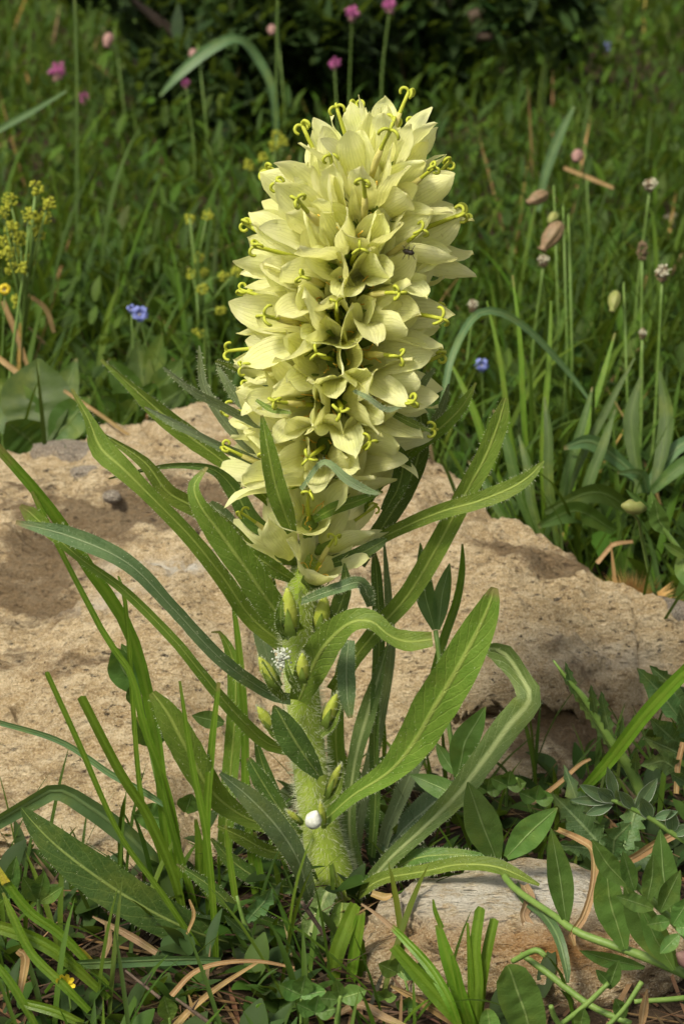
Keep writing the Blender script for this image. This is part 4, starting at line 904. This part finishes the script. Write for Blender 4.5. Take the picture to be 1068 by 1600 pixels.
sprig('leafy_shoot', 'cluster of blue green pointed leaflets crowding the end of the campion stem', 'plant',
    [[(1085, 1480, -120, 12), (1050, 1440, -122, 12), (1000, 1390, -124, 11), (950, 1345, -126, 8)]],
    [(ov((1050, 1440), (1030, 1296), 46, -112, -112, (1036, 1370)), 'smooth'), (ov((980, 1385), (924, 1312), 34, -126, -132, (948, 1350)), 'smooth_light'), (ov((990, 1392), (972, 1330), 26, -126, -132), 'smooth'),
     (ov((1010, 1410), (1020, 1335), 30, -128, -134, (1018, 1370)), 'smooth'), (ov((1030, 1425), (1062, 1360), 30, -126, -132), 'smooth'), (ov((1020, 1420), (962, 1400), 28, -130, -136), 'smooth'),
     (ov((1045, 1440), (1010, 1445), 26, -132, -138), 'smooth'), (ov((1050, 1445), (1080, 1400), 30, -128, -134), 'smooth'), (ov((1060, 1460), (1030, 1490), 24, -132, -138), 'smooth'), (ov((1055, 1450), (1090, 1450), 28, -130, -136), 'smooth')],
    at(1085, 1480, -120), extra=berry)
vt = []
for (bx, by), (tx, ty), wd in [((958, 1254), (904, 1226), 20), ((955, 1252), (890, 1250), 16), ((958, 1252), (932, 1232), 22), ((962, 1250), (948, 1198), 18), ((966, 1250), (962, 1234), 10), ((955, 1258), (914, 1273), 17), ((990, 1264), (966, 1236), 18), ((992, 1266), (1026, 1216), 22), ((1016, 1280), (1000, 1246), 22), ((1022, 1278), (1058, 1268), 16), ((1050, 1300), (1048, 1266), 22), ((1052, 1304), (1078, 1290), 18)]:
    vt.append((ov((bx, by), (tx, ty), wd, -96, -102), 'vetch', {'fold': .4, 'n': 16}))
sprig('vetch_sprig', 'sprig of silver edged folded leaflets reaching in over the stone', 'plant', [[(1085, 1325, -96, 10), (1050, 1302, -96, 10), (1011, 1276, -96, 9), (963, 1253, -96, 7), (950, 1250, -96, 4)]], vt, at(1085, 1325, -96))
# thistle stem and toothed leaves
def tooth(b, t, w, Y0, Y1, mid=None, n=7, a=.55): return (ov(b, t, w, Y0, Y1, mid), 'thistle', {'teeth': (n, a), 'fold': .35, 'wave': .2})
th = [tooth((1000, 1232), (862, 1030), 20, 22, 12, (930, 1130), 16, .6), tooth((955, 1160), (938, 1080), 24, 14, 4, (944, 1112), 5), tooth((930, 1120), (922, 1070), 20, 12, 4, None, 4), tooth((965, 1180), (972, 1118), 18, 16, 6, None, 4),
      tooth((900, 1090), (882, 1034), 18, 12, 6, None, 4), tooth((990, 1215), (994, 1170), 20, 16, 8, None, 4)]
sprig('thistle', 'spiny winged thistle stem leaning against the boulder', 'thistle', [[(1010, 1260, 18, 20), (985, 1205, 16, 18), (950, 1150, 14, 15), (915, 1095, 12, 11), (885, 1060, 10, 7), (864, 1032, 10, 3)]], th, at(1010, 1260, 18))
sprig('thistle_rosette', 'flat rosette of broad toothed leaves behind the silver edged sprig', 'thistle', [[(960, 1345, -10, 10), (955, 1330, -10, 9)]],
    [tooth((960, 1345), (862, 1240), 60, -10, -4, (908, 1288), 7), tooth((960, 1345), (870, 1320), 40, -14, -30, (915, 1326), 6), tooth((965, 1345), (1000, 1240), 50, -8, 10, (985, 1290), 7), tooth((965, 1345), (1050, 1330), 44, -14, -20, (1010, 1338), 6),
     tooth((955, 1340), (880, 1195), 40, 0, 30, (905, 1262), 6), tooth((955, 1345), (985, 1285), 50, -20, -34, (960, 1312), 5)], at(960, 1345, -10))
sprig('toothed_herb', 'dark jagged leaved herb standing at the right end of the boulder', 'plant', [[(1075, 1260, 30, 10), (1068, 1200, 30, 10), (1060, 1120, 28, 8)]],
    [tooth((1066, 1130), (994, 1044), 44, 26, 14, (1030, 1082), 5, .4), tooth((1070, 1120), (1014, 1040), 36, 30, 24, (1046, 1070), 5, .4), tooth((1075, 1180), (1014, 1122), 44, 24, 10, (1042, 1148), 4, .35), tooth((1075, 1185), (1004, 1152), 34, 20, 6, (1040, 1168), 4, .35),
     tooth((1075, 1215), (1000, 1196), 40, 18, 4, (1036, 1190), 5, .45), tooth((1080, 1160), (1060, 1110), 34, 20, 10, None, 4, .35), tooth((1075, 1225), (1046, 1208), 26, 10, 0, None, 3, .4)], at(1075, 1260, 30))
# bottom edge
sprig('seedling', 'young plant with large smooth rounded leaves before the stained stone', 'plant', [[(800, 1640, -140, 10), (790, 1610, -140, 9)]],
    [([(830, 1630, -140, 40), (822, 1590, -142, 60), (808, 1550, -144, 66), (798, 1520, -146, 48), (792, 1508, -146, 10)], 'smooth_light'), ([(770, 1640, -140, 20), (765, 1605, -142, 34), (762, 1585, -142, 24), (760, 1576, -142, 8)], 'smooth_light')], at(800, 1640, -140))
def cutstems(t): pass
sprig('pruned_sprig', 'thick cut green stems lying crossed on the soil before the stained stone', 'plant',
    [[(985, 1600, -140, 11), (920, 1570, -134, 11), (846, 1514, -124, 11), (812, 1490, -120, 8)], [(800, 1502, -124, 9), (835, 1485, -128, 10), (852, 1494, -130, 9)], [(850, 1620, -140, 8), (910, 1574, -142, 9), (950, 1536, -142, 8), (1003, 1534, -142, 1)][:3],
     [(940, 1612, -146, 8), (975, 1575, -146, 8), (1002, 1534, -144, 9)], [(880, 1610, -142, 9), (866, 1590, -144, 9), (860, 1572, -146, 8)], [(1080, 1558, -120, 9), (1040, 1562, -122, 9), (990, 1565, -124, 8)]],
    [(ov((950, 1545), (966, 1500), 24, -140, -144), 'smooth'), (ov((955, 1540), (930, 1515), 18, -140, -144), 'smooth'), (ov((975, 1590), (960, 1560), 24, -142, -146), 'smooth'), (ov((905, 1610), (912, 1575), 26, -146, -150), 'smooth_light'), (ov((1000, 1610), (1010, 1545), 14, -140, -140), 'straw')], at(985, 1600, -140))
def trefoil(cx, cy, r, Y): return [(ov((cx, cy), (cx + r * math.cos(a), cy + r * math.sin(a) * .8), r * .85, Y, Y - 4), 'smooth', {'n': 14}) for a in (-2.6, -1.4, -.2)]
sprig('clover', 'little clover leaves low against the front of the boulder beside the ribbed leaf', 'clover', [[(790, 1260, 30, 5), (792, 1225, 26, 4)], [(830, 1270, 24, 5), (806, 1215, 20, 4)]], trefoil(792, 1228, 30, 24) + trefoil(760, 1236, 26, 28) + trefoil(836, 1250, 30, 20), at(790, 1260, 30))
sprig('clover', 'clover with round pale leaves in the soil under the plant base', 'clover', [[(525, 1620, -140, 9), (528, 1580, -142, 9), (532, 1555, -142, 6)], [(470, 1600, -130, 5), (470, 1560, -130, 4)]],
    [(ov((532, 1560), (572, 1548), 34, -142, -146), 'smooth_light'), (ov((530, 1558), (525, 1530), 20, -142, -146), 'smooth_light'), (ov((528, 1562), (500, 1560), 24, -142, -146), 'smooth')] + trefoil(470, 1555, 40, -130) + trefoil(492, 1582, 34, -136), at(525, 1620, -140))
sprig('clover', 'dark trefoil leaves growing between the stone and the yellowed blade', 'clover', [[(640, 1600, -100, 5), (636, 1545, -100, 4), (625, 1515, -96, 3)]], trefoil(620, 1520, 34, -96) + trefoil(655, 1525, 30, -98) + trefoil(600, 1560, 20, -104) + trefoil(636, 1575, 22, -104), at(640, 1600, -100))
sprig('seedling', 'seedling with one oval leaf standing in the litter beside the pale straw', 'plant', [[(266, 1610, -150, 6), (265, 1590, -150, 5)]], [(ov((266, 1594), (256, 1556), 32, -150, -154), 'smooth_light'), (ov((264, 1600), (250, 1598), 14, -150, -154), 'smooth_light')], at(266, 1610, -150))
sprig('nettle_seedling', 'small seedling with three pointed leaves under the big dark leaf', 'plant', [[(62, 1440, -84, 7), (60, 1405, -84, 6)], [(30, 1470, -90, 8), (12, 1405, -90, 7)]],
    [(ov((60, 1408), (36, 1370), 30, -84, -90), 'smooth'), (ov((60, 1406), (70, 1362), 28, -84, -90), 'smooth_light'), (ov((62, 1410), (98, 1386), 24, -84, -90), 'smooth_light'), (ov((12, 1405), (-14, 1360), 34, -90, -96), 'smooth'), (ov((12, 1405), (26, 1338), 26, -90, -96), 'smooth'), (ov((12, 1405), (34, 1352), 18, -90, -94), 'smooth')], at(62, 1440, -84))
sprig('toothed_herb', 'creeping herb with ragged toothed leaves among the stems left of the plant base', 'plant', [[(470, 1560, -60, 10), (420, 1510, -64, 9), (385, 1450, -66, 8), (370, 1400, -66, 5)]],
    [tooth((385, 1440), (425, 1386), 34, -66, -76, (412, 1410), 4, .4), tooth((395, 1470), (350, 1430), 24, -66, -76, None, 4, .4), tooth((410, 1500), (372, 1478), 22, -66, -76, None, 4, .4), tooth((430, 1520), (455, 1560), 34, -66, -80, None, 4, .4), tooth((440, 1530), (412, 1545), 26, -70, -80, None, 4, .4)], at(470, 1560, -60))
sprig('moneywort', 'trailing stem with round blue green leaves in front of the boulder', 'plant', [[(300, 1420, -6, 7), (262, 1290, -4, 6), (236, 1180, -4, 5), (222, 1100, -4, 5), (205, 1040, -4, 4)]],
    [(ov((222, 1085), (178, 1010), 48, -4, -12, (192, 1046)), 'smooth'), (ov((222, 1080), (190, 1006), 30, 0, 0, (206, 1036)), 'smooth'), (ov((240, 1165), (208, 1120), 38, -4, -14), 'smooth'), (ov((240, 1165), (246, 1132), 32, -4, -14), 'smooth_light'), (ov((205, 1100), (202, 1074), 14, -6, -8), 'smooth'),
     (ov((262, 1280), (208, 1272), 44, -6, -12), 'smooth'), (ov((290, 1270), (300, 1240), 36, -8, -14), 'smooth'), (ov((350, 1130), (300, 1118), 28, 4, 0), 'smooth')], at(300, 1420, -6))
# small yellow blossom
yb_t = thing('yellow_flower', at(104, 1550, -118), 'tiny bright yellow blossom low among the corner grass', 'flower')
stalk('stem', yb_t, [(112, 1580, -118, 4), (108, 1555, -118, 4), (102, 1538, -118, 3)], M['greenstem'], 8, 6)
for a in (-2.7, -2.0, -1.3, -.6, .2): leaf('petal', yb_t, [(102, 1538, -118, 4), (102 + 9 * math.cos(a), 1538 + 9 * math.sin(a), -119, 9), (102 + 16 * math.cos(a), 1538 + 16 * math.sin(a), -121, 5)], M['yellow'], 0, .2, .1, 8, 5)
for lb, pts in (('dark broken twig leaning against the pale leaf at the plant base', [(512, 1470, -80, 8), (495, 1445, -82, 7), (478, 1420, -84, 8), (470, 1408, -84, 5)]),
                ('thin dark twig on the soil beside the oval seedling', [(250, 1560, -140, 6), (225, 1540, -134, 5), (196, 1517, -128, 4)]),
                ('dark twig crossing the litter before the clover under the plant', [(330, 1600, -150, 7), (300, 1578, -148, 6), (275, 1560, -146, 4)])):
    t = thing('twig', at(*pts[0][:3]), lb, 'twig'); stalk('wood', t, pts, M['twig'], 12, 6, .15)
    q = pts[len(pts) // 2]; stalk('side_twig', t, [(q[0], q[1], q[2], q[3] * .7), (q[0] + 10, q[1] - 16, q[2] - 3, q[3] * .4)], M['twig'], 6, 5)

# ================================================================== BEHIND THE BOULDER
def lump(p, r, n, mat, parent, name, rad, flat=1.0, petals=False):
    bm = bmesh.new()
    for k in range(n):
        d = Vector((random.gauss(0, 1), random.gauss(0, 1), random.gauss(0, 1))).normalized() * r * random.random() ** .33; d.z *= flat
        if petals:
            c = Matrix.Translation(p + d) @ (d.normalized() if d.length > 0 else Vector((0, 0, 1))).to_track_quat('Z', 'Y').to_matrix().to_4x4() @ Matrix.Diagonal((.45, .45, 1.5, 1))
        else: c = Matrix.Translation(p + d) @ Matrix.Diagonal((1, 1, random.uniform(.5, 1), 1))
        bmesh.ops.create_icosphere(bm, subdivisions=1, radius=rad * random.uniform(.6, 1.3), matrix=c)
    me = bpy.data.meshes.new(name); bm.to_mesh(me); bm.free(); me.materials.append(mat); return link(name, me, parent)
def down(px, py, Y):                        # the ground right under a point
    p = at(px, py, Y); return Vector((p.x, p.y, gz(p.x, p.y)))
def wstalk(t, p, g, wd, mat, bend=.15, name='stem'):
    m_ = (p + g) / 2 + Vector((random.uniform(-1, 1), random.uniform(-1, 1), 0)) * (p - g).length * bend * .4
    C = catmull([tuple(g), tuple(m_), tuple(p)], 12); V, F = tube_vf([Vector(c) for c in C], [wd * (1.15 - .5 * i / 11) for i in range(12)], 6); return mk(name, V, F, mat, t)
def bedstraw(label, Y, root, heads, r=10):
    b = down(*root, Y); t = thing('bedstraw_plant', b, label, 'flower', 'bedstraws in the meadow')
    top = at(heads[0][0], heads[0][1], Y); wstalk(t, top, b, .0011, M['greenstem'])
    for hx, hy in heads:
        p = at(hx, hy, Y + random.uniform(-15, 15)); k = r * pxm(p)
        lump(p, k, 46, M['bedstraw'], t, 'flower_cluster', k * .20)
        q = b.lerp(top, random.uniform(.55, .8)); V, F = tube_vf([q, q.lerp(p, .6) + Vector((0, 0, .002)), p], [.0007, .0006, .0005], 5); mk('branch', V, F, M['greenstem'], t)
bedstraw('tall yellow green bedstraw with many clusters beyond the left of the boulder', 420, (-10, 560), [(57, 294), (16, 312), (76, 318), (45, 335), (18, 355), (55, 352), (32, 372), (8, 378), (70, 340), (4, 330), (34, 418), (20, 420), (45, 410), (28, 470), (24, 398), (60, 366), (10, 395)], 12)
bedstraw('loose yellow bedstraw rising just behind the left side of the flower spike', 650, (330, 640), [(296, 342), (324, 336), (310, 402), (300, 428), (318, 426), (350, 432), (310, 520), (345, 485), (316, 452), (370, 425)], 9)
bedstraw('small bedstraw with yellow green tufts at the upper left of the spike', 900, (410, 420), [(432, 212), (428, 228), (410, 246), (388, 258), (442, 222), (415, 268)], 9)
def petals_flower(label, px, py, Y, r, mat, n=5, name='blue_flower', cat='flower', group=None):
    p = at(px, py, Y); b = down(px + random.uniform(-12, 12), py, Y); t = thing(name, b, label, cat, group); k = r * pxm(p); wstalk(t, p, b, .0007, M['greenstem'])
    for a in range(n):
        an = 2 * math.pi * a / n + .3
        leaf('petal', t, [(px, py, Y, r * .4), (px + r * .55 * math.cos(an), py + r * .55 * math.sin(an), Y - 3, r * .95), (px + r * math.cos(an), py + r * math.sin(an), Y - 1, r * .5)], mat, 0, .1, .1, 7, 5)
    lump(p + Vector((0, -.003, 0)), k * .16, 5, M['anth_white'], t, 'centre', k * .10); return t
petals_flower('violet blue speedwell blossom beyond the boulder left of the spike', 219, 490, 480, 13, M['blue'])
petals_flower('smaller blue speedwell bud turned sideways next to the open blue blossom', 205, 482, 485, 7, M['blue'], 4)
petals_flower('blue blossom half hidden in the grass right of the spike', 752, 570, 520, 11, M['blue'])
petals_flower('tiny pale blue blossom far up the meadow near the small yellow ones', 948, 74, 2000, 8, M['blue'], 5)
petals_flower('tiny yellow blossom far up the slope of the meadow', 1002, 28, 2300, 7, M['yellow'], 5, 'yellow_flower')
petals_flower('yellow blossom at the foot of the tall bedstraw', 8, 452, 430, 9, M['yellow'], 7, 'yellow_flower')
for i, (px, py, Y, r, lb) in enumerate([(90, 108, 1500, 15, 'bright pink clover head alone at the left of the far meadow'), (131, 152, 1500, 9, 'small pink clover bud beneath the bright pink head'), (550, 18, 1350, 13, 'pink clover head in front of the dark shrub'),
                             (609, 8, 1450, 12, 'mauve pink clover head on the crest beside the dark shrub'), (522, 98, 1250, 10, 'loose faded pink clover head above the tip of the spike'), (290, 128, 1200, 8, 'reddish clover bud in the grass below the shrub'), (402, 156, 1500, 7, 'dull pink bud low in the far grass left of the spike')]):
    p = at(px, py, Y); b = down(px, py, Y); t = thing('clover_flower', b, lb, 'flower', 'pink clovers in the meadow'); wstalk(t, p, b, .0009, M['greenstem']); k = r * pxm(p)
    lump(p, k * .85, 60, M['pink'], t, 'flower_head', k * .22, .85, True); lump(p - Vector((0, 0, k * .8)), k * .4, 12, M['mauve'], t, 'calyx', k * .25)
for i, (px, py, tx, ty, Y, wd, mt, lb) in enumerate([(854, 302, 824, 317, 620, 21, 'campion', 'pinkish inflated campion calyx hanging above the largest one'), (876, 348, 846, 391, 520, 27, 'campion', 'largest pinkish inflated campion calyx right of the spike'),
        (868, 334, 858, 348, 540, 16, 'campion_green', 'small greenish campion bud just over the largest calyx'), (962, 455, 955, 487, 480, 18, 'campion_green', 'green campion calyx nodding among the plantain heads'), (904, 236, 898, 252, 900, 18, 'mauve', 'dull mauve campion calyx deep in the grass'),
        (172, 52, 166, 74, 1350, 16, 'mauve', 'mauve campion calyx at the left under the dark shrub'), (425, 40, 424, 54, 1350, 14, 'mauve', 'mauve campion calyx right before the dark shrub'), (302, 78, 302, 92, 1250, 14, 'mauve', 'faint mauve campion calyx between two others below the shrub')]):
    B, T = at(px, py, Y), at(tx, ty, Y - 8); g_ = down(px + 18, py, Y + 10); t = thing('campion_flower', g_, lb, 'flower', 'campions in the meadow')
    hook = B + Vector((.004, 0, .006)); V, F = tube_vf([g_, g_.lerp(hook, .5) + Vector((.004, 0, 0)), hook, B], [.0009, .0008, .0007, .0007], 6); mk('stem', V, F, M['greenstem'], t)
    L_ = max((T - B).length, .4 * wd * pxm(B)); r = .5 * wd * pxm(B) / L_; lathe('calyx', t, B, B + (T - B).normalized() * L_, [(0, r * .3), (.06, r * .62), (.2, r * .9), (.4, r), (.62, r * .9), (.8, r * .62), (.9, r * .42), (.95, r * .42), (1, r * .58)], M[mt], 28, .10, 7, i)
for i, (px, py, Y, wd, h, wh, lb) in enumerate([(1014, 290, 640, 22, 22, 1, 'plantain head crowned with white anthers in front of the pale stone'), (1003, 392, 480, 20, 38, 0, 'bare brown plantain head below the anther crowned one'), (1034, 428, 450, 24, 34, 1, 'plump plantain head with pale anthers at the right of the bare brown one'),
        (848, 408, 600, 18, 26, 1, 'small pale plantain head under the largest campion calyx'), (738, 478, 520, 16, 26, 1, 'pale brown plantain head near the right edge of the spike'), (1003, 522, 460, 12, 24, 1, 'slim green white plantain head below the plump one')]):
    p = at(px, py, Y); g_ = down(px - 8, py, Y); t = thing('plantain', g_, lb, 'plant', 'plantain heads in the meadow'); k = pxm(p)
    wstalk(t, p - Vector((0, 0, h * .4 * k)), g_, .0011, M['greenstem'], .08)
    hd = lump(p, wd * .42 * k, 110, M['head'], t, 'head', wd * .11 * k, h / wd)
    if wh: lump(p + Vector((0, -.002, h * .18 * k)), wd * .55 * k, 46, M['anth_white'], t, 'anthers', wd * .075 * k, .75)
# individual tall blades and leaf rosettes that can be told apart
def far_blades(name, label, cat, defs, root, Y, group=None):
    b = down(*root, Y); t = thing(name, b, label, cat, group)
    for i, (pts, mt) in enumerate(defs): leaf('leaf' if 'grass' not in name else 'blade', t, pts, M[mt], 15, .3, .06, 22, 5, seed=i + len(label))
    return t
far_blades('lone_grass', 'pale grass blade bowing in an arch right of the spike', 'grass', [([(690, 640, 300, 10), (705, 560, 310, 11), (740, 495, 330, 12), (780, 488, 340, 12), (830, 520, 350, 11), (890, 585, 360, 8), (930, 640, 360, 3)], 'grass_blue')], (690, 640), 300)
far_blades('lone_grass', 'broad blade bending over high in front of the dark shrub', 'grass', [([(250, 150, 1200, 4), (280, 116, 1200, 14), (330, 75, 1210, 18), (372, 60, 1220, 14), (400, 88, 1230, 14), (425, 140, 1230, 12), (432, 230, 1230, 8)], 'grass_blue')], (432, 260), 1230)
far_blades('lone_grass', 'straight blade pointing into the meadow from the left beyond the bedstraw', 'grass', [([(-20, 212, 800, 10), (40, 180, 790, 10), (104, 142, 780, 4)], 'grass_blue')], (-20, 212), 800)
far_blades('tall_grass', 'tall thin seed stalk rising past the left of the pink clover', 'grass', [([(122, 520, 900, 5), (120, 300, 910, 5), (120, 120, 920, 5), (116, -20, 930, 4)], 'far_leaf')], (122, 520), 900)
far_blades('tall_grass', 'tall thin stalk rising behind the top of the spike', 'grass', [([(428, 420, 900, 4), (430, 220, 910, 4), (433, 0, 920, 4), (434, -40, 920, 3)], 'far_leaf')], (428, 420), 900)
far_blades('lone_grass', 'upright wide blade standing in the meadow above the campions', 'grass', [([(840, 330, 800, 8), (852, 270, 800, 14), (872, 215, 800, 15), (896, 166, 800, 5)], 'grass_blue')], (840, 330), 800)
PL = []
for bx, by, tx, ty, wd, Y, mt in [(820, 850, 700, 560, 26, 330, 'grass'), (830, 850, 760, 470, 18, 350, 'grass'), (840, 850, 800, 430, 18, 360, 'grass'), (850, 850, 860, 470, 20, 350, 'grass'), (870, 850, 925, 605, 30, 320, 'far_leaf'), (880, 850, 960, 520, 22, 350, 'grass'), (860, 850, 990, 560, 26, 330, 'far_leaf'), (840, 850, 770, 640, 34, 310, 'far_leaf'),
        (870, 855, 850, 620, 32, 300, 'far_leaf'), (900, 855, 960, 640, 34, 300, 'far_leaf'), (820, 855, 730, 720, 30, 290, 'far_leaf'), (850, 855, 810, 680, 30, 290, 'far_leaf')]:
    wd *= .5
    PL.append(([(bx, by, Y, wd * .4), (bx + (tx - bx) * .35 - 6, by + (ty - by) * .4, Y + 6, wd), (bx + (tx - bx) * .7, by + (ty - by) * .75, Y + 14, wd * .85), (tx, ty, Y + 24, 3)], mt))
far_blades('plantain_rosette', 'rosette of long upright ribbed leaves behind the right shoulder of the boulder', 'plant', PL, (850, 855), 310)
far_blades('plantain_rosette', 'rosette of pale arching leaves spreading sideways at the right behind the boulder', 'plant', [
    ([(1010, 760, 320, 12), (960, 715, 320, 22), (920, 690, 318, 24), (880, 700, 314, 6)], 'grass_blue'), ([(1010, 760, 322, 12), (1050, 706, 330, 22), (1090, 680, 336, 14)], 'grass_blue'), ([(1015, 770, 316, 12), (1060, 730, 316, 22), (1110, 700, 320, 12)], 'far_leaf'),
    ([(1010, 770, 312, 12), (1000, 742, 306, 18), (964, 738, 300, 4)], 'grass_blue'), ([(1000, 770, 316, 12), (985, 660, 330, 24), (1000, 590, 340, 5)], 'far_leaf'), ([(1020, 770, 316, 12), (1040, 660, 334, 24), (1030, 580, 346, 5)], 'far_leaf'), ([(990, 800, 300, 14), (930, 770, 290, 30), (850, 800, 280, 8)], 'far_leaf'), ([(960, 830, 285, 14), (900, 800, 276, 34), (840, 822, 268, 8)], 'far_leaf')], (1010, 770), 316)
far_blades('dock_rosette', 'clump of broad rounded dark leaves at the left behind the boulder', 'plant', [
    (ov((70, 690), (60, 560), 110, 380, 400, (58, 620)), 'far_leaf'), (ov((60, 690), (-10, 590), 80, 385, 400), 'far_leaf'), (ov((80, 690), (140, 620), 60, 380, 380), 'far_leaf'), (ov((70, 700), (120, 560), 50, 400, 420), 'far_leaf'), (ov((180, 680), (215, 620), 40, 430, 420), 'far_leaf'), (ov((60, 700), (10, 660), 70, 375, 365), 'far_leaf')], (70, 690), 385)
far_blades('meadow_herb', 'leafy herb with spreading oval leaves behind the boulder beneath the blue blossom', 'plant', [
    (ov((225, 640), (170, 560), 44, 440, 440), 'far_leaf'), (ov((228, 640), (215, 530), 40, 450, 460), 'far_leaf'), (ov((232, 640), (285, 560), 46, 445, 445), 'far_leaf'), (ov((235, 640), (300, 600), 40, 440, 430), 'far_leaf'), (ov((225, 645), (160, 620), 40, 440, 430), 'far_leaf'), (ov((232, 600), (255, 520), 36, 455, 455), 'far_leaf'), (ov((230, 645), (240, 596), 40, 430, 425), 'far_leaf')], (230, 645), 445)
far_blades('dry_straw', 'orange dry straws crossing on the left meadow below the bedstraw', 'straw', [([(60, 610, 400, 6), (25, 580, 405, 9), (-20, 545, 410, 8)], 'straw'), ([(50, 590, 430, 5), (25, 520, 430, 9), (5, 470, 430, 8)], 'straw'), ([(85, 520, 440, 7), (70, 480, 440, 8), (30, 452, 440, 4)], 'straw')], (60, 610), 400)
far_blades('dry_straw', 'tan straw leaning against the back of the boulder by the curled leaf tip', 'straw', [([(215, 690, 360, 5), (160, 650, 365, 6), (100, 610, 370, 5)], 'straw')], (215, 690), 360)
far_blades('dry_straw', 'orange straw slanting deep in the grass above the campions', 'straw', [([(880, 262, 850, 6), (920, 278, 850, 7), (958, 294, 850, 5)], 'straw')], (880, 262), 850)
far_blades('dry_straw', 'broken tan straw on the back edge of the boulder beside the tawny tuft', 'straw', [([(932, 880, 225, 7), (950, 858, 230, 7), (960, 850, 230, 7), (988, 846, 235, 5)], 'straw')], (932, 880), 225)
# plant at the right edge with pointed leaves, nodding bud, tawny tuft
sprig('campion_plant', 'upright smooth leaved campion beyond the right end of the boulder', 'plant', [[(1085, 900, 150, 9), (1062, 862, 150, 9), (1040, 832, 150, 8), (1020, 800, 150, 6)]],
    [(ov((1042, 834), (1022, 780), 30, 150, 144, (1028, 812)), 'smooth_light'), (ov((1075, 872), (1034, 848), 16, 148, 142), 'smooth_light'), (ov((1062, 866), (1075, 920), 30, 150, 142), 'smooth_light'), (ov((1018, 800), (976, 764), 10, 150, 144), 'smooth'), (ov((1020, 800), (1016, 768), 14, 150, 150), 'smooth_light')], at(1085, 900, 150),
    extra=lambda t: lathe('bud', t, at(1008, 794, 150), at(970, 790, 146), [(0, .1), (.3, .28), (.7, .26), (1, .06)], M['campion_green'], 12))
nb = thing('withered_sprig', at(1024, 934, 205), 'thin bent stalk rising from the tawny tuft to the bud', 'stalk'); stalk('stem', nb, [(1024, 934, 205, 7), (1012, 890, 200, 6), (1002, 840, 190, 6), (996, 812, 176, 5), (984, 800, 160, 5)], M['greenstem'], 14, 6)
c = at(985, 915, 240); V, F = [], []
for k in range(900):
    a = random.uniform(0, 6.28); e = random.uniform(.25, 1.57); d = Vector((math.cos(a) * math.cos(e), math.sin(a) * math.cos(e), math.sin(e))); b_ = c + Vector((d.x * .010, d.y * .008, -.010)); l_ = random.uniform(.008, .022); s_ = d.orthogonal().normalized() * .00035; j = len(V)
    V += [b_ - s_, b_ + s_, b_ + d * l_ + Vector((0, 0, -.003))]; F.append((j, j + 1, j + 2))
tt = thing('dry_tuft', c - Vector((0, 0, .012)), 'tawny tuft of dry fibres behind the right end of the boulder', 'tuft'); o = mk('fibres', V, F, simple('tawny_fibre', (.42, .24, .07), (.55, .36, .14), 200, .7, .2), tt, smooth=False); o['kind'] = 'stuff'
# shrubs on the crest, their dark mass closes the picture
def shrub(label, x, y, rx, rz_, nleaf, cols, seed):
    b = Vector((x, y, gz(x, y))); t = thing('shrub', b, label, 'shrub', 'shrubs on the crest'); r2 = random.Random(seed)
    for k in range(9):
        a = r2.uniform(0, 6.28); e = b + Vector((math.cos(a) * rx * .7, math.sin(a) * rx * .5, rz_ * r2.uniform(.7, 1.5))); V, F = tube_vf([b + Vector((math.cos(a), math.sin(a), 0)) * .02, b.lerp(e, .5) + Vector((0, 0, .04)), e], [.012, .008, .003], 6); mk('branch', V, F, M['twig'], t)
    cl = [(r2.uniform(-1, 1) * rx, r2.uniform(-1, 1) * rx * .7, rz_ * r2.uniform(.15, 1.7), r2.uniform(.3, .5) * rz_) for _ in range(26)]
    ci = rng.integers(0, len(cl), nleaf); C_ = np.array(cl)[ci]; d = rng.standard_normal((nleaf, 3)); d /= np.linalg.norm(d, axis=1)[:, None]; rad = rng.random(nleaf) ** .4 * C_[:, 3]
    base = np.array(b) + C_[:, :3] + d * rad[:, None]
    o = ribbons('foliage', base, rng.uniform(0, 6.28, nleaf), rng.uniform(.2, 2.2, nleaf), rng.uniform(.018, .045, nleaf), rng.uniform(.006, .014, nleaf), rng.uniform(-.3, .8, nleaf), 3, leaf_p, pick(cols, nleaf), M['meadow'])
    o.parent = t; o.matrix_parent_inverse = Matrix.Translation(-t.location)
DK = [(.020, .040, .012), (.028, .052, .014), (.016, .030, .012)]
for lb, x, y, rx, rz_, nl, sd_ in (('dark leafy shrub on the crest above the left of the spike', -.14, 1.60, .17, .11, 11000, 3), ('low dark shrub on the crest directly above the spike', .10, 1.78, .15, .10, 9000, 5),
        ('broad dark shrub closing the left of the far meadow', -.85, 3.3, .40, .22, 8000, 7), ('broad dark shrub closing the right of the far meadow', .85, 3.4, .45, .22, 8000, 9), ('tall dark shrub behind the two low ones on the crest', -.05, 2.75, .45, .25, 9000, 11)):
    shrub(lb, x, y, rx, rz_, nl, DK, sd_)
